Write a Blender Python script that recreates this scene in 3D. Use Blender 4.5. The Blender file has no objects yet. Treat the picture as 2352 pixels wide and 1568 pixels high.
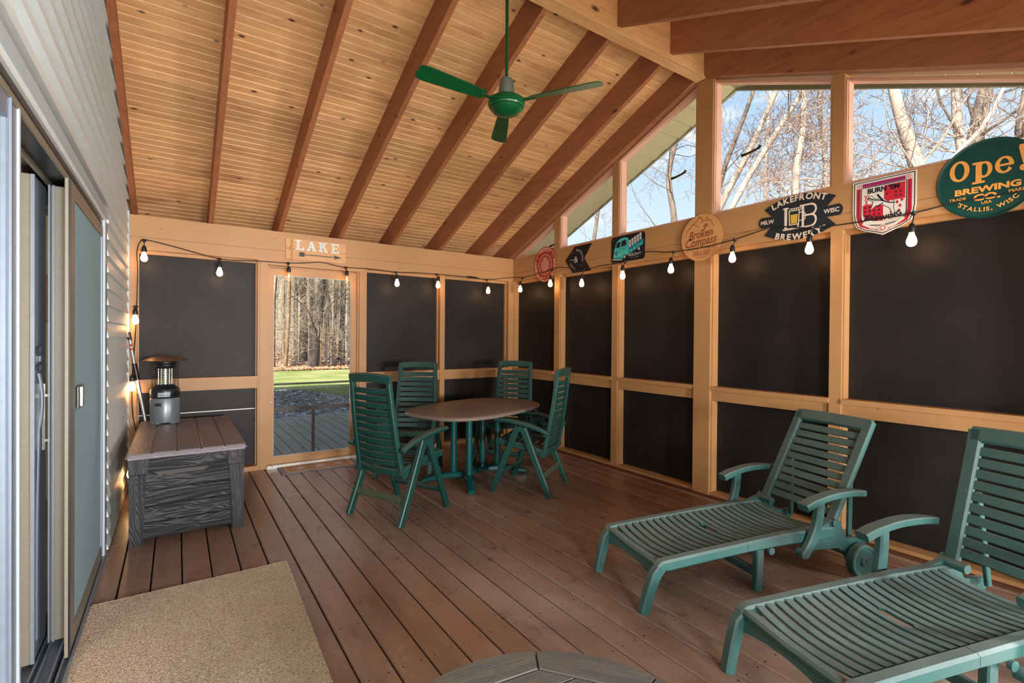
import bpy, bmesh, math, random
import numpy as np
from mathutils import Vector, Matrix
random.seed(7); rng = np.random.default_rng(7)
SC = bpy.context.scene
COL = SC.collection
PI = math.pi
R = math.radians

# ------------------------------------------------------------------ camera, exposure, world, sun, lamps
cam = bpy.data.cameras.new('camera'); camo = bpy.data.objects.new('camera', cam); COL.objects.link(camo)
cam.sensor_width = 36.0; cam.lens = 17.212; cam.clip_start = 0.02; cam.clip_end = 500
rt = Vector((0.82474, -0.56545, 0.00813)); up = Vector((-0.00251, 0.01071, 0.99994)); fw = Vector((0.56551, 0.82471, -0.00741))
camo.matrix_world = Matrix(((rt.x, up.x, -fw.x, 0), (rt.y, up.y, -fw.y, 0), (rt.z, up.z, -fw.z, 1.35), (0, 0, 0, 1)))
SC.camera = camo
SC.view_settings.view_transform = 'Standard'; SC.view_settings.look = 'None'
SC.view_settings.exposure = 0.12; SC.view_settings.gamma = 1.0; SC.view_settings.use_curve_mapping = False
SC.cycles.use_denoising = True
SC.cycles.max_bounces = 8; SC.cycles.diffuse_bounces = 5; SC.cycles.glossy_bounces = 3; SC.cycles.transparent_max_bounces = 12
SC.cycles.transmission_bounces = 4; SC.cycles.sample_clamp_indirect = 6.0; SC.cycles.caustics_reflective = False; SC.cycles.caustics_refractive = False

W = bpy.data.worlds.new('World'); SC.world = W; W.use_nodes = True
wn = W.node_tree; wn.nodes.clear()
def wnode(t, **k):
    n = wn.nodes.new(t)
    for a, b in k.items(): setattr(n, a, b)
    return n
tc = wnode('ShaderNodeTexCoord'); sx = wnode('ShaderNodeSeparateXYZ'); wn.links.new(tc.outputs['Generated'], sx.inputs[0])
rp = wnode('ShaderNodeValToRGB'); wn.links.new(sx.outputs['Z'], rp.inputs[0])
e = rp.color_ramp.elements
e[0].position = 0.0; e[0].color = (0.92, 0.96, 1.0, 1)
e[1].position = 1.0; e[1].color = (0.14, 0.30, 0.72, 1)
k = e.new(0.20); k.color = (0.76, 0.89, 1.0, 1)
k = e.new(0.42); k.color = (0.46, 0.69, 1.0, 1)
mp = wnode('ShaderNodeMapping'); mp.inputs['Scale'].default_value = (2.6, 2.6, 7.0); wn.links.new(tc.outputs['Generated'], mp.inputs[0])
nz = wnode('ShaderNodeTexNoise'); nz.inputs['Scale'].default_value = 2.4; nz.inputs['Detail'].default_value = 6; wn.links.new(mp.outputs[0], nz.inputs['Vector'])
cr = wnode('ShaderNodeValToRGB'); wn.links.new(nz.outputs['Fac'], cr.inputs[0])
cr.color_ramp.elements[0].position = 0.55; cr.color_ramp.elements[0].color = (0, 0, 0, 1)
cr.color_ramp.elements[1].position = 0.68; cr.color_ramp.elements[1].color = (1, 1, 1, 1)
mx = wnode('ShaderNodeMixRGB'); wn.links.new(cr.outputs[0], mx.inputs[0]); wn.links.new(rp.outputs[0], mx.inputs[1]); mx.inputs[2].default_value = (1.0, 1.0, 1.0, 1)
bg = wnode('ShaderNodeBackground'); wn.links.new(mx.outputs[0], bg.inputs[0]); bg.inputs[1].default_value = SKY = 1.05
wo = wnode('ShaderNodeOutputWorld'); wn.links.new(bg.outputs[0], wo.inputs[0])

sun = bpy.data.lights.new('sun', 'SUN'); sun.energy = 13.0; sun.angle = R(0.6); sun.color = (1.0, 0.93, 0.80)
suno = bpy.data.objects.new('sun', sun); COL.objects.link(suno)
sd = Vector((-0.70, -0.35, 0.60)).normalized()             # towards the sun: over the house, from the left and behind
suno.rotation_euler = sd.to_track_quat('Z', 'Y').to_euler()

LAMP = 45.0
def point(name, loc, power, color, radius):
    l = bpy.data.lights.new(name, 'POINT'); l.energy = power; l.color = color; l.shadow_soft_size = radius
    o = bpy.data.objects.new(name, l); COL.objects.link(o); o.location = loc; return o
# fill lights added inside the house; their light falls out through the sliding door
point('house_fill_light_a', (-1.90, -0.05, 1.00), LAMP, (1.0, 0.95, 0.91), 0.30)
point('house_fill_light_b', (-1.90, 0.70, 1.00), LAMP, (1.0, 0.95, 0.91), 0.30)
# three fill lights added behind the camera, shining in through the open near wall
point('rear_fill_light', (1.40, -6.20, 1.45), 2300.0, (1.0, 0.97, 0.94), 0.45)
point('rear_fill_light', (0.10, -2.80, 1.30), 520.0, (1.0, 0.97, 0.94), 0.40)
point('rear_fill_light', (4.60, -2.40, 1.30), 760.0, (1.0, 0.97, 0.94), 0.40)

# ------------------------------------------------------------------ material helpers
MATS = {}
def srgb(r, g, b):
    def f(c):
        c /= 255.0
        return c / 12.92 if c <= 0.04045 else ((c + 0.055) / 1.055) ** 2.4
    return (f(r), f(g), f(b), 1)
class G:
    def __init__(s, name):
        s.m = bpy.data.materials.new(name); s.m.use_nodes = True; s.t = s.m.node_tree
        s.b = s.t.nodes['Principled BSDF']; MATS[name] = s.m
    def n(s, t, ins=None, **k):
        x = s.t.nodes.new(t)
        for a, b in k.items(): setattr(x, a, b)
        for a, b in (ins or {}).items():
            if isinstance(b, bpy.types.NodeSocket): s.t.links.new(b, x.inputs[a])
            else: x.inputs[a].default_value = b
        return x
    def math(s, op, a, b=0.0):
        return s.n('ShaderNodeMath', {0: a, 1: b}, operation=op).outputs[0]
    def ramp(s, fac, stops):
        x = s.n('ShaderNodeValToRGB', {0: fac}); e = x.color_ramp.elements
        e[0].position, e[0].color = stops[0][0], stops[0][1]
        e[1].position, e[1].color = stops[-1][0], stops[-1][1]
        for p, c in stops[1:-1]:
            q = e.new(p); q.color = c
        return x.outputs[0]
    def mix(s, f, a, b, mode='MIX'):
        x = s.n('ShaderNodeMixRGB', {0: f, 1: a, 2: b}, blend_type=mode); return x.outputs[0]
    def noise(s, vec, scale, detail=3, rough=0.55, dist=0.0):
        return s.n('ShaderNodeTexNoise', {'Vector': vec, 'Scale': scale, 'Detail': detail, 'Roughness': rough, 'Distortion': dist}).outputs['Fac']
    def coord(s, scale=(1, 1, 1), rand=True, src='Object'):
        c = s.n('ShaderNodeTexCoord').outputs[src]
        if rand:
            r = s.n('ShaderNodeObjectInfo').outputs['Random']
            o = s.n('ShaderNodeCombineXYZ', {0: s.math('MULTIPLY', r, 37.0), 1: s.math('MULTIPLY', r, 91.0), 2: s.math('MULTIPLY', r, 53.0)}).outputs[0]
            c = s.n('ShaderNodeVectorMath', {0: c, 1: o}, operation='ADD').outputs[0]
        return s.n('ShaderNodeVectorMath', {0: c, 1: scale}, operation='MULTIPLY').outputs[0]
    def world(s, scale=(1, 1, 1)):
        c = s.n('ShaderNodeNewGeometry').outputs['Position']
        return s.n('ShaderNodeVectorMath', {0: c, 1: scale}, operation='MULTIPLY').outputs[0]
    def bump(s, h, strength=0.2, dist=0.01):
        b = s.n('ShaderNodeBump', {'Height': h, 'Strength': strength, 'Distance': dist}).outputs[0]
        s.t.links.new(b, s.b.inputs['Normal'])
    def set(s, color=None, rough=None, **k):
        for key, v in (('Base Color', color), ('Roughness', rough)) + tuple((a.replace('_', ' '), b) for a, b in k.items()):
            if v is None: continue
            if isinstance(v, bpy.types.NodeSocket): s.t.links.new(v, s.b.inputs[key])
            else: s.b.inputs[key].default_value = v
        return s.m
def plain(name, c, rough=0.5, metal=0.0, var=0.0, vs=40.0, bump=0.0):
    g = G(name); col = srgb(*c)
    if var:
        f = g.noise(g.coord(), vs, 4)
        d = tuple(x * (1 - var) for x in col[:3]) + (1,); l = tuple(min(1, x * (1 + var)) for x in col[:3]) + (1,)
        cc = g.ramp(f, [(0.3, d), (0.7, l)])
        if bump: g.bump(f, bump, 0.004)
        return g.set(cc, rough, Metallic=metal)
    return g.set(col, rough, Metallic=metal)
def wood(name, dark, light, rough=0.55, axis=0, knots=0.0, grain=14.0, flatk=False, var=0.25, knotc=(70, 35, 18), bump=0.1, stain=None, spec=0.5):
    g = G(name); sc = [grain] * 3; sc[axis] = 0.9
    c = g.coord(tuple(sc))
    n1 = g.noise(c, 3.0, 5, 0.6, 0.6)
    n2 = g.noise(g.coord(tuple(x * 2.2 for x in sc)), 6.0, 2)
    col = g.ramp(n1, [(0.28, srgb(*dark)), (0.52, srgb(*[(a + b * 2) / 3 for a, b in zip(dark, light)])), (0.72, srgb(*light))])
    col = g.mix(0.35, col, g.ramp(n2, [(0.3, srgb(*dark)), (0.7, srgb(*light))]))
    if stain:
        st = g.noise(g.coord((1.1, 1.1, 1.1) if axis is None else tuple(3.0 if i != axis else 1.2 for i in range(3))), 1.6, 3)
        col = g.mix(g.ramp(st, [(0.54, (0, 0, 0, 1)), (0.72, (0.75, 0.75, 0.75, 1))]), col, srgb(*stain))
    if knots:
        kc = g.coord((1.5, 3.2, 0.0) if flatk else tuple(3.0 if i != axis else 1.5 for i in range(3)))
        v = g.n('ShaderNodeTexVoronoi', {'Vector': kc, 'Scale': knots}); d = v.outputs['Distance']
        col = g.mix(g.ramp(d, [(0.05, (1, 1, 1, 1)), (0.075, (0.7, 0.7, 0.7, 1)), (0.13, (0, 0, 0, 1))]), col, srgb(*knotc))
    r = g.n('ShaderNodeObjectInfo').outputs['Random']
    br = g.math('ADD', g.math('MULTIPLY', r, var), 1.0 - var / 2)
    col = g.mix(1.0, col, g.n('ShaderNodeCombineXYZ', {0: br, 1: br, 2: br}).outputs[0], 'MULTIPLY')
    if bump: g.bump(n2, bump, 0.003)
    return g.set(col, rough, Specular_IOR_Level=spec)

wood('ceiling_pine', (202, 148, 96), (232, 190, 136), 0.45, axis=0, knots=2.9, grain=9, var=0.24, stain=(176, 124, 84), bump=0.03, flatk=True)
wood('rafter_fir_y', (134, 80, 50), (172, 112, 74), 0.6, axis=1, knots=2.0, grain=10, var=0.15, knotc=(80, 38, 20))
wood('ridge_fir', (190, 138, 84), (226, 184, 128), 0.55, axis=0, knots=1.6, grain=9, var=0.1)
def paint(name, c, axis, rough=0.5):
    g = G(name); sc = [26.0] * 3
    if axis is not None: sc[axis] = 1.4
    f = g.noise(g.coord(tuple(sc)), 2.0, 4); f2 = g.noise(g.coord((3, 3, 3)), 1.7, 3)
    a = srgb(*c); d = tuple(x * 0.86 for x in a[:3]) + (1,)
    col = g.mix(g.ramp(f, [(0.35, (0, 0, 0, 1)), (0.75, (0.5, 0.5, 0.5, 1))]), a, d)
    col = g.mix(g.ramp(f2, [(0.45, (0, 0, 0, 1)), (0.8, (0.35, 0.35, 0.35, 1))]), col, tuple(x * 0.8 for x in a[:3]) + (1,))
    v = g.n('ShaderNodeTexVoronoi', {'Vector': g.coord((1, 1, 1)), 'Scale': 9.0}).outputs['Distance']
    col = g.mix(g.ramp(v, [(0.035, (1, 1, 1, 1)), (0.05, (0, 0, 0, 1))]), col, srgb(110, 66, 40))
    g.bump(f, 0.12, 0.003)
    return g.set(col, rough)
paint('tan_paint_x', (180, 134, 86), 0); paint('tan_paint_y', (180, 134, 86), 1); paint('tan_paint_z', (180, 134, 86), 2)
paint('tan_paint_cool_light', (206, 160, 134), None)  # same tan paint, with the cool window light put into its colour
paint('dark_trim', (96, 52, 28), 1, 0.7)
plain('stop_black', (28, 24, 22), 0.8)

def deck(name, base, alt, light, rough, nails=True, moss=None):
    g = G(name); c = g.coord((9.0, 0.7, 9.0))
    n = g.noise(c, 3.0, 5, 0.62, 0.7)
    w1 = g.noise(g.world((1.1, 0.55, 1)), 1.3, 4, 0.6)
    w2 = g.noise(g.world((2.0, 1.2, 1)), 3.1, 5, 0.7)
    col = g.mix(g.ramp(n, [(0.3, (0, 0, 0, 1)), (0.75, (1, 1, 1, 1))]), srgb(*base), srgb(*alt))
    col = g.mix(g.ramp(w1, [(0.38, (0, 0, 0, 1)), (0.68, (0.8, 0.8, 0.8, 1))]), col, srgb(*light))
    col = g.mix(g.ramp(w2, [(0.30, (0.45, 0.45, 0.45, 1)), (0.5, (0, 0, 0, 1))]), col, tuple(x * 0.5 for x in srgb(*base)[:3]) + (1,))
    if not moss:
        w3 = g.noise(g.world((0.9, 0.35, 1)), 1.1, 3, 0.6); col = g.mix(g.ramp(w3, [(0.42, (0, 0, 0, 1)), (0.62, (0.55, 0.55, 0.55, 1))]), col, srgb(140, 98, 70))
        w4 = g.noise(g.world((6, 3, 1)), 2.0, 5, 0.75); col = g.mix(g.ramp(w4, [(0.56, (0, 0, 0, 1)), (0.72, (0.5, 0.5, 0.5, 1))]), col, srgb(168, 148, 136))
    if moss: col = g.mix(g.ramp(g.noise(g.world((1, 1, 1)), 1.5, 5, 0.7), [(0.45, (0, 0, 0, 1)), (0.62, (0.8, 0.8, 0.8, 1))]), col, srgb(*moss))
    sp = g.n('ShaderNodeTexVoronoi', {'Vector': g.world((1, 1, 1)), 'Scale': 15.0}).outputs['Distance']
    col = g.mix(g.ramp(sp, [(0.025, (0.8, 0.8, 0.8, 1)), (0.06, (0, 0, 0, 1))]), col, srgb(165, 145, 130))
    r = g.n('ShaderNodeObjectInfo').outputs['Random']; br = g.math('ADD', g.math('MULTIPLY', r, 0.24), 0.88)
    col = g.mix(1.0, col, g.n('ShaderNodeCombineXYZ', {0: br, 1: br, 2: br}).outputs[0], 'MULTIPLY')
    if nails:
        s = g.n('ShaderNodeSeparateXYZ', {0: g.world((1, 1, 1))}).outputs
        o = g.n('ShaderNodeSeparateXYZ', {0: g.n('ShaderNodeTexCoord').outputs['Object']}).outputs
        dy = g.math('SUBTRACT', g.math('MODULO', g.math('ADD', s['Y'], 40.13), 0.406), 0.203)
        dx = g.math('SUBTRACT', g.math('ABSOLUTE', o['X']), 0.040)
        d = g.math('SQRT', g.math('ADD', g.math('MULTIPLY', dx, dx), g.math('MULTIPLY', dy, dy)))
        col = g.mix(g.ramp(g.math('MULTIPLY', d, 100.0), [(0.38, (1, 1, 1, 1)), (0.5, (0, 0, 0, 1))]), col, srgb(38, 24, 18))
    g.bump(g.math('ADD', n, g.math('MULTIPLY', w2, 0.5)), 0.25, 0.003)
    return g.set(col, g.math('ADD', g.math('MULTIPLY', w2, 0.25), rough - 0.12))
deck('deck_brown', (122, 96, 84), (148, 120, 104), (164, 144, 132), 0.30)
deck('deck_grey', (100, 90, 74), (124, 112, 94), (140, 128, 112), 0.7, False, (96, 104, 58))

def screen():
    g = G('black_screen'); v = g.n('ShaderNodeTexVoronoi', {'Vector': g.coord((1, 1, 1), False), 'Scale': 95.0}).outputs
    n = g.noise(g.coord((1, 1, 1), False), 1.6, 4)
    sp = g.ramp(v['Distance'], [(0.10, (1, 1, 1, 1)), (0.22, (0, 0, 0, 1))])
    rnd = g.n('ShaderNodeSeparateXYZ', {0: v['Color']}).outputs[0]
    sp = g.mix(1.0, sp, g.ramp(rnd, [(0.55, (0, 0, 0, 1)), (0.9, (1, 1, 1, 1))]), 'MULTIPLY')
    col = g.mix(g.ramp(n, [(0.35, (0, 0, 0, 1)), (0.7, (1, 1, 1, 1))]), srgb(28, 25, 25), srgb(42, 37, 36))
    col = g.mix(sp, col, srgb(112, 100, 94))
    ww = g.noise(g.coord((1, 1, 1), False), 260.0, 1)
    g.bump(ww, 0.35, 0.002)
    return g.set(col, 0.48, Specular_IOR_Level=0.22)
screen()
def glass(name, tint=(0.95, 0.97, 0.98, 1), refl=0.06, dirt=0.03):
    g = G(name); t = g.t; out = t.nodes['Material Output']
    tr = g.n('ShaderNodeBsdfTransparent', {0: tint}).outputs[0]
    gl = g.n('ShaderNodeBsdfGlossy', {0: (1, 1, 1, 1), 'Roughness': 0.02}).outputs[0]
    df = g.n('ShaderNodeBsdfDiffuse', {0: (0.7, 0.72, 0.7, 1)}).outputs[0]
    a = g.n('ShaderNodeMixShader', {0: refl, 1: tr, 2: gl}).outputs[0]
    b = g.n('ShaderNodeMixShader', {0: dirt, 1: a, 2: df}).outputs[0]
    t.links.new(b, out.inputs[0]); return g.m
glass('window_glass', refl=0.008, dirt=0.012)
glass('clear_screen', (0.93, 0.95, 0.95, 1), refl=0.0, dirt=0.02)
glass('door_glass', (0.80, 0.88, 0.86, 1), 0.12, 0.05)
def meshscreen():
    g = G('grey_mesh'); out = g.t.nodes['Material Output']
    df = g.n('ShaderNodeBsdfDiffuse', {0: g.ramp(g.noise(g.coord((1, 1, 1)), 420, 1), [(0.3, srgb(132, 160, 172)), (0.7, srgb(168, 194, 204))])}).outputs[0]
    tr = g.n('ShaderNodeBsdfTransparent').outputs[0]
    g.t.links.new(g.n('ShaderNodeMixShader', {0: 0.10, 1: df, 2: tr}).outputs[0], out.inputs[0])
meshscreen()
plain('door_taupe', (124, 118, 104), 0.45, 0.0, 0.06, 60); plain('aluminium', (122, 134, 150), 0.42, 0.25, 0.06, 30); plain('chrome', (200, 205, 205), 0.18, 1.0)
plain('siding_grey', (216, 223, 224), 0.42, 0.0, 0.05, 14); plain('siding_trim', (170, 182, 188), 0.4); plain('siding_back', (52, 58, 52), 0.8)
plain('black_plastic', (24, 24, 26), 0.4); plain('cord_black', (22, 20, 20), 0.55); plain('dark_metal', (44, 46, 50), 0.35, 0.5)
plain('bronze_bar', (58, 32, 20), 0.5); plain('white_alu', (214, 212, 204), 0.4, 0.2, 0.08, 30)
def resin(name, c, dust, amt, rough):
    g = G(name); f = g.noise(g.world((1, 1, 1)), 7.0, 5, 0.7); f2 = g.noise(g.world((1, 1, 1)), 60.0, 3, 0.7)
    nz_ = g.n('ShaderNodeSeparateXYZ', {0: g.n('ShaderNodeNewGeometry').outputs['Normal']}).outputs[2]
    up_ = g.math('MAXIMUM', nz_, 0.0)                                   # dust that has settled on upward faces
    m = g.math('MULTIPLY', g.math('ADD', g.math('MULTIPLY', up_, 0.75), 0.12), g.math('ADD', f, 0.35))
    col = g.mix(g.math('MINIMUM', g.math('MULTIPLY', m, amt), 0.9), srgb(*c), srgb(*dust))
    col = g.mix(g.ramp(f2, [(0.66, (0, 0, 0, 1)), (0.76, (0.5, 0.5, 0.5, 1))]), col, srgb(*[min(255, x + 40) for x in dust]))
    g.bump(f2, 0.08, 0.002)
    return g.set(col, g.math('ADD', g.math('MULTIPLY', m, 0.25), rough))
resin('green_resin', (4, 60, 54), (100, 104, 102), 0.45, 0.33)
resin('green_resin_muddy', (42, 66, 52), (96, 88, 66), 0.9, 0.5)
resin('teal_resin', (22, 84, 80), (126, 140, 138), 0.95, 0.36)  # real dust, its tone raised to carry the light on the beds too
plain('fan_green', (10, 76, 40), 0.28, 0.1, 0.05); plain('fan_cap', (98, 108, 98), 0.5, 0.1, 0.08)
# ------------------------------------------------------------------ mesh helpers
def BM(): return bmesh.new()
def finish(name, bm, mat, parent=None, smooth=None, loc=None):
    me = bpy.data.meshes.new(name)
    bmesh.ops.recalc_face_normals(bm, faces=bm.faces)
    bm.to_mesh(me); bm.free()
    if mat: me.materials.append(MATS[mat] if isinstance(mat, str) else mat)
    if smooth is not None:
        me.shade_smooth()
        try: me.set_sharp_from_angle(angle=R(smooth))
        except Exception: pass
    o = bpy.data.objects.new(name, me); COL.objects.link(o)
    if parent: o.parent = parent
    if loc is not None: o.location = loc
    return o
def box(bm, x0, x1, y0, y1, z0, z1, bev=0.0, rot=None, seg=1):
    vs = [bm.verts.new((x, y, z)) for z in (z0, z1) for y in (y0, y1) for x in (x0, x1)]
    fs = [bm.faces.new([vs[i] for i in f]) for f in ((0, 2, 3, 1), (4, 5, 7, 6), (0, 1, 5, 4), (2, 6, 7, 3), (0, 4, 6, 2), (1, 3, 7, 5))]
    if bev:
        es = list({e for f in fs for e in f.edges})
        bmesh.ops.bevel(bm, geom=es, offset=bev, segments=seg, affect='EDGES', clamp_overlap=True)
    return vs
def poly(bm, pts, z0, z1, fn=None, bev=0.0):
    """prism: 2-d outline pts between z0 and z1; fn maps (a, b, c) to space"""
    fn = fn or (lambda a, b, c: (a, b, c))
    lo = [bm.verts.new(fn(p[0], p[1], z0)) for p in pts]; hi = [bm.verts.new(fn(p[0], p[1], z1)) for p in pts]
    n = len(pts); fs = [bm.faces.new(lo[::-1]), bm.faces.new(hi)]
    for i in range(n): fs.append(bm.faces.new((lo[i], lo[(i + 1) % n], hi[(i + 1) % n], hi[i])))
    if bev:
        bmesh.ops.bevel(bm, geom=list({e for f in fs[:2] for e in f.edges}), offset=bev, segments=2, affect='EDGES', clamp_overlap=True)
def ring(bm, outer, inner, z0, z1, fn=None):
    fn = fn or (lambda a, b, c: (a, b, c)); n = len(outer)
    g = [[bm.verts.new(fn(p[0], p[1], z)) for p in L] for L in (outer, inner) for z in (z0, z1)]
    ol, oh, il, ih = g
    for i in range(n):
        j = (i + 1) % n
        for q in ((ol[i], ol[j], oh[j], oh[i]), (il[j], il[i], ih[i], ih[j]), (oh[i], oh[j], ih[j], ih[i]), (ol[j], ol[i], il[i], il[j])):
            bm.faces.new(q)
def tube(bm, pts, r, n=8, cap=True):
    pts = [Vector(p) for p in pts]; m = len(pts); rr = r if hasattr(r, '__len__') else [r] * m
    t0 = (pts[1] - pts[0]).normalized(); a = t0.orthogonal().normalized(); prev = t0; rows = []
    for i, p in enumerate(pts):
        t = ((pts[min(i + 1, m - 1)] - pts[max(i - 1, 0)])).normalized()
        a = (a - a.dot(t) * t)
        a = a.normalized() if a.length > 1e-6 else t.orthogonal().normalized()
        b = t.cross(a)
        rows.append([bm.verts.new(p + rr[i] * (math.cos(2 * PI * k / n) * a + math.sin(2 * PI * k / n) * b)) for k in range(n)])
    for i in range(m - 1):
        for k in range(n): bm.faces.new((rows[i][k], rows[i][(k + 1) % n], rows[i + 1][(k + 1) % n], rows[i + 1][k]))
    if cap:
        bm.faces.new(rows[0][::-1]); bm.faces.new(rows[-1])
def ribbon(bm, pts, w, t, side, bev=0.0, wl=None, tl=None):
    """rectangular bar swept through pts; w along the constant side vector, t across it"""
    pts = [Vector(p) for p in pts]; s = Vector(side).normalized(); m = len(pts); rows = []
    for i, p in enumerate(pts):
        tg = (pts[min(i + 1, m - 1)] - pts[max(i - 1, 0)]).normalized(); nn = tg.cross(s).normalized()
        ww = (wl[i] if wl else w) / 2; tt = (tl[i] if tl else t) / 2
        if bev:
            c = min(bev, ww * .6, tt * .6)
            prof = [(-ww, -tt + c), (-ww, tt - c), (-ww + c, tt), (ww - c, tt), (ww, tt - c), (ww, -tt + c), (ww - c, -tt), (-ww + c, -tt)]
        else: prof = [(-ww, -tt), (-ww, tt), (ww, tt), (ww, -tt)]
        rows.append([bm.verts.new(p + s * a + nn * b) for a, b in prof])
    n = len(rows[0])
    for i in range(m - 1):
        for k in range(n): bm.faces.new((rows[i][k], rows[i][(k + 1) % n], rows[i + 1][(k + 1) % n], rows[i + 1][k]))
    bm.faces.new(rows[0][::-1]); bm.faces.new(rows[-1])
def bar(bm, p0, p1, w, t, side, bev=0.0): ribbon(bm, [p0, p1], w, t, side, bev)
def lathe(bm, prof, n=32, c=(0, 0, 0), cap=True):
    rows = [[bm.verts.new((c[0] + r * math.cos(2 * PI * k / n), c[1] + r * math.sin(2 * PI * k / n), c[2] + z)) for k in range(n)] for r, z in prof]
    for i in range(len(rows) - 1):
        for k in range(n): bm.faces.new((rows[i][k], rows[i][(k + 1) % n], rows[i + 1][(k + 1) % n], rows[i + 1][k]))
    if cap:
        bm.faces.new(rows[0][::-1]); bm.faces.new(rows[-1])
def curve(f, n): return [f(i / n) for i in range(n + 1)]
def bez(p0, p1, p2, n=8):
    p0, p1, p2 = Vector(p0), Vector(p1), Vector(p2)
    return [(1 - t) ** 2 * p0 + 2 * t * (1 - t) * p1 + t * t * p2 for t in [i / n for i in range(n + 1)]]
def circle(cx, cy, rx, ry=None, n=40, a0=0.0, a1=2 * PI):
    ry = rx if ry is None else ry; full = abs(a1 - a0 - 2 * PI) < 1e-6
    m = n if full else n + 1
    return [(cx + rx * math.cos(a0 + (a1 - a0) * i / n), cy + ry * math.sin(a0 + (a1 - a0) * i / n)) for i in range(m)]
def bxo(name, ext, mat, parent=None, bev=0.0, center=False):
    bm = BM(); x0, x1, y0, y1, z0, z1 = ext
    if center:
        c = ((x0 + x1) / 2, (y0 + y1) / 2, (z0 + z1) / 2)
        box(bm, x0 - c[0], x1 - c[0], y0 - c[1], y1 - c[1], z0 - c[2], z1 - c[2], bev); return finish(name, bm, mat, parent, loc=c)
    box(bm, x0, x1, y0, y1, z0, z1, bev); return finish(name, bm, mat, parent)
def empty(name, loc=(0, 0, 0), rz=0.0, label=None, cat=None, group=None, kind=None):
    o = bpy.data.objects.new(name, None); COL.objects.link(o); o.location = loc; o.rotation_euler = (0, 0, rz); o.empty_display_size = 0.05
    return tag(o, label, cat, group, kind)
def tag(o, label=None, cat=None, group=None, kind=None):
    if label: o['label'] = label
    if cat: o['category'] = cat
    if group: o['group'] = group
    if kind: o['kind'] = kind
    return o
def struct(name): return empty(name, kind='structure')
def dup(root, loc, rz, label=None):
    r = root.copy(); COL.objects.link(r); r.location = loc; r.rotation_euler = (0, 0, rz)
    if label: r['label'] = label
    for ch in list(root.children):
        c = ch.copy(); COL.objects.link(c); c.parent = r
        for g in ch.children:
            d = g.copy(); COL.objects.link(d); d.parent = c
    return r

# ------------------------------------------------------------------ room constants (metres; x to the right along the far wall, y towards it)
XL, XR, YF, YN = -0.36, 3.776, 5.49, -0.30
YR = 2.595                                                  # ridge line
PITCH = 0.41
def zw(y): return 2.43 + PITCH * (5.489 - (y if y >= YR else 2 * YR - y))
def zr(y): return zw(y) + (0.0 if y >= YR else 0.045)                         # underside of the rafters
def zc(y): return zr(y) + 0.255                                               # underside of the ceiling boards

# ---- floor: boards run along y, 141.6 mm centres
floor = struct('floor'); floor.location = (0, 0, 0)
bxo('floor_joist_bed', (-0.45, 3.95, -0.40, 5.62, -0.20, -0.060), 'stop_black', floor)
joints = {}
r2 = random.Random(3)
x0 = 0.0305 - 3 * 0.1416
for i in range(30):
    xc = x0 + 0.1416 * (i + 0.5)
    cuts = [-0.36, 5.60]
    if xc > 1.4: cuts = [-0.36, r2.choice([0.75, 1.16, 1.56, 1.97, 2.78, 3.6]) + 0.02 * (i % 3), 5.60]
    if abs(xc - 1.66) < .05: cuts = [-0.36, 1.66, 5.60]
    if abs(xc - 1.80) < .05: cuts = [-0.36, 1.92, 5.60]
    if abs(xc - 2.08) < .05: cuts = [-0.36, 1.35, 5.60]
    for a, b in zip(cuts[:-1], cuts[1:]):
        bm = BM(); h = (b - a) / 2 - 0.0015
        w = 0.0673; c = 0.004
        poly(bm, [(-w, -0.025), (w, -0.025), (w, -c), (w - c, 0), (-w + c, 0), (-w, -c)], -h, h, lambda p, q, s: (p, s, q))
        finish('floor_board', bm, 'deck_brown', floor, loc=(xc, (a + b) / 2, 0.0))
# ---- ceiling: slab, boards, rafters, ridge beam
ceiling = struct('ceiling')
bm = BM()
for sgn in (1, -1):
    ya, yb = YR - (0 if sgn > 0 else 1e-4), (6.15 if sgn > 0 else -1.45)  # unseen near eave lengthened to keep the sun off the loungers
    pts = [(ya, zc(ya) + 0.025), (yb, zc(yb) + 0.025), (yb, zc(yb) + 0.15), (ya, zc(ya) + 0.18)]
    poly(bm, pts, -0.50, 4.30, lambda p, q, s: (s, p, q))
finish('roof_deck', bm, 'stop_black', ceiling)
L = math.hypot(1, PITCH); bw = 0.130
prof = [(-bw / 2, 0.020), (-bw / 2, 0.006), (-bw / 2 + 0.005, 0.0), (-0.006, 0.0), (-0.001, 0.005), (0.001, 0.005), (0.006, 0.0), (bw / 2 - 0.005, 0.0), (bw / 2, 0.006), (bw / 2, 0.020)]
bm = BM(); poly(bm, prof, -2.12, 2.14, lambda p, q, s: (s, p, q))
bmn = bpy.data.meshes.new('ceiling_board'); bmesh.ops.recalc_face_normals(bm, faces=bm.faces); bm.to_mesh(bmn); bm.free(); bmn.materials.append(MATS['ceiling_pine'])
for sgn in (1, -1):
    nb = 29 if sgn > 0 else 25
    for i in range(nb):
        d = (i + 0.5) * bw / L
        y = YR + sgn * (d + 0.03)
        o = bpy.data.objects.new('ceiling_board', bmn); COL.objects.link(o); o.parent = ceiling
        o.location = (1.708, y, zc(y)); o.rotation_euler = (-sgn * math.atan(PITCH), 0, 0)
RX = [0.252, 0.857, 1.459, 2.053, 2.661, 3.265]
def rafter(x0, x1, drop0, drop1, ya, yb, name='rafter'):
    bm = BM(); poly(bm, [(ya, zr(ya) + drop0), (yb, zr(yb) + drop0), (yb, zr(yb) + drop1), (ya, zr(ya) + drop1)], x0, x1, lambda p, q, s: (s, p, q))
    return finish(name, bm, 'rafter_fir_y', ceiling)
for x in RX:
    rafter(x, x + 0.040, 0, 0.26, 2.64, 6.02)
    rafter(x, x + 0.040, 0, 0.26, 2.55, -0.55)
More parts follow.
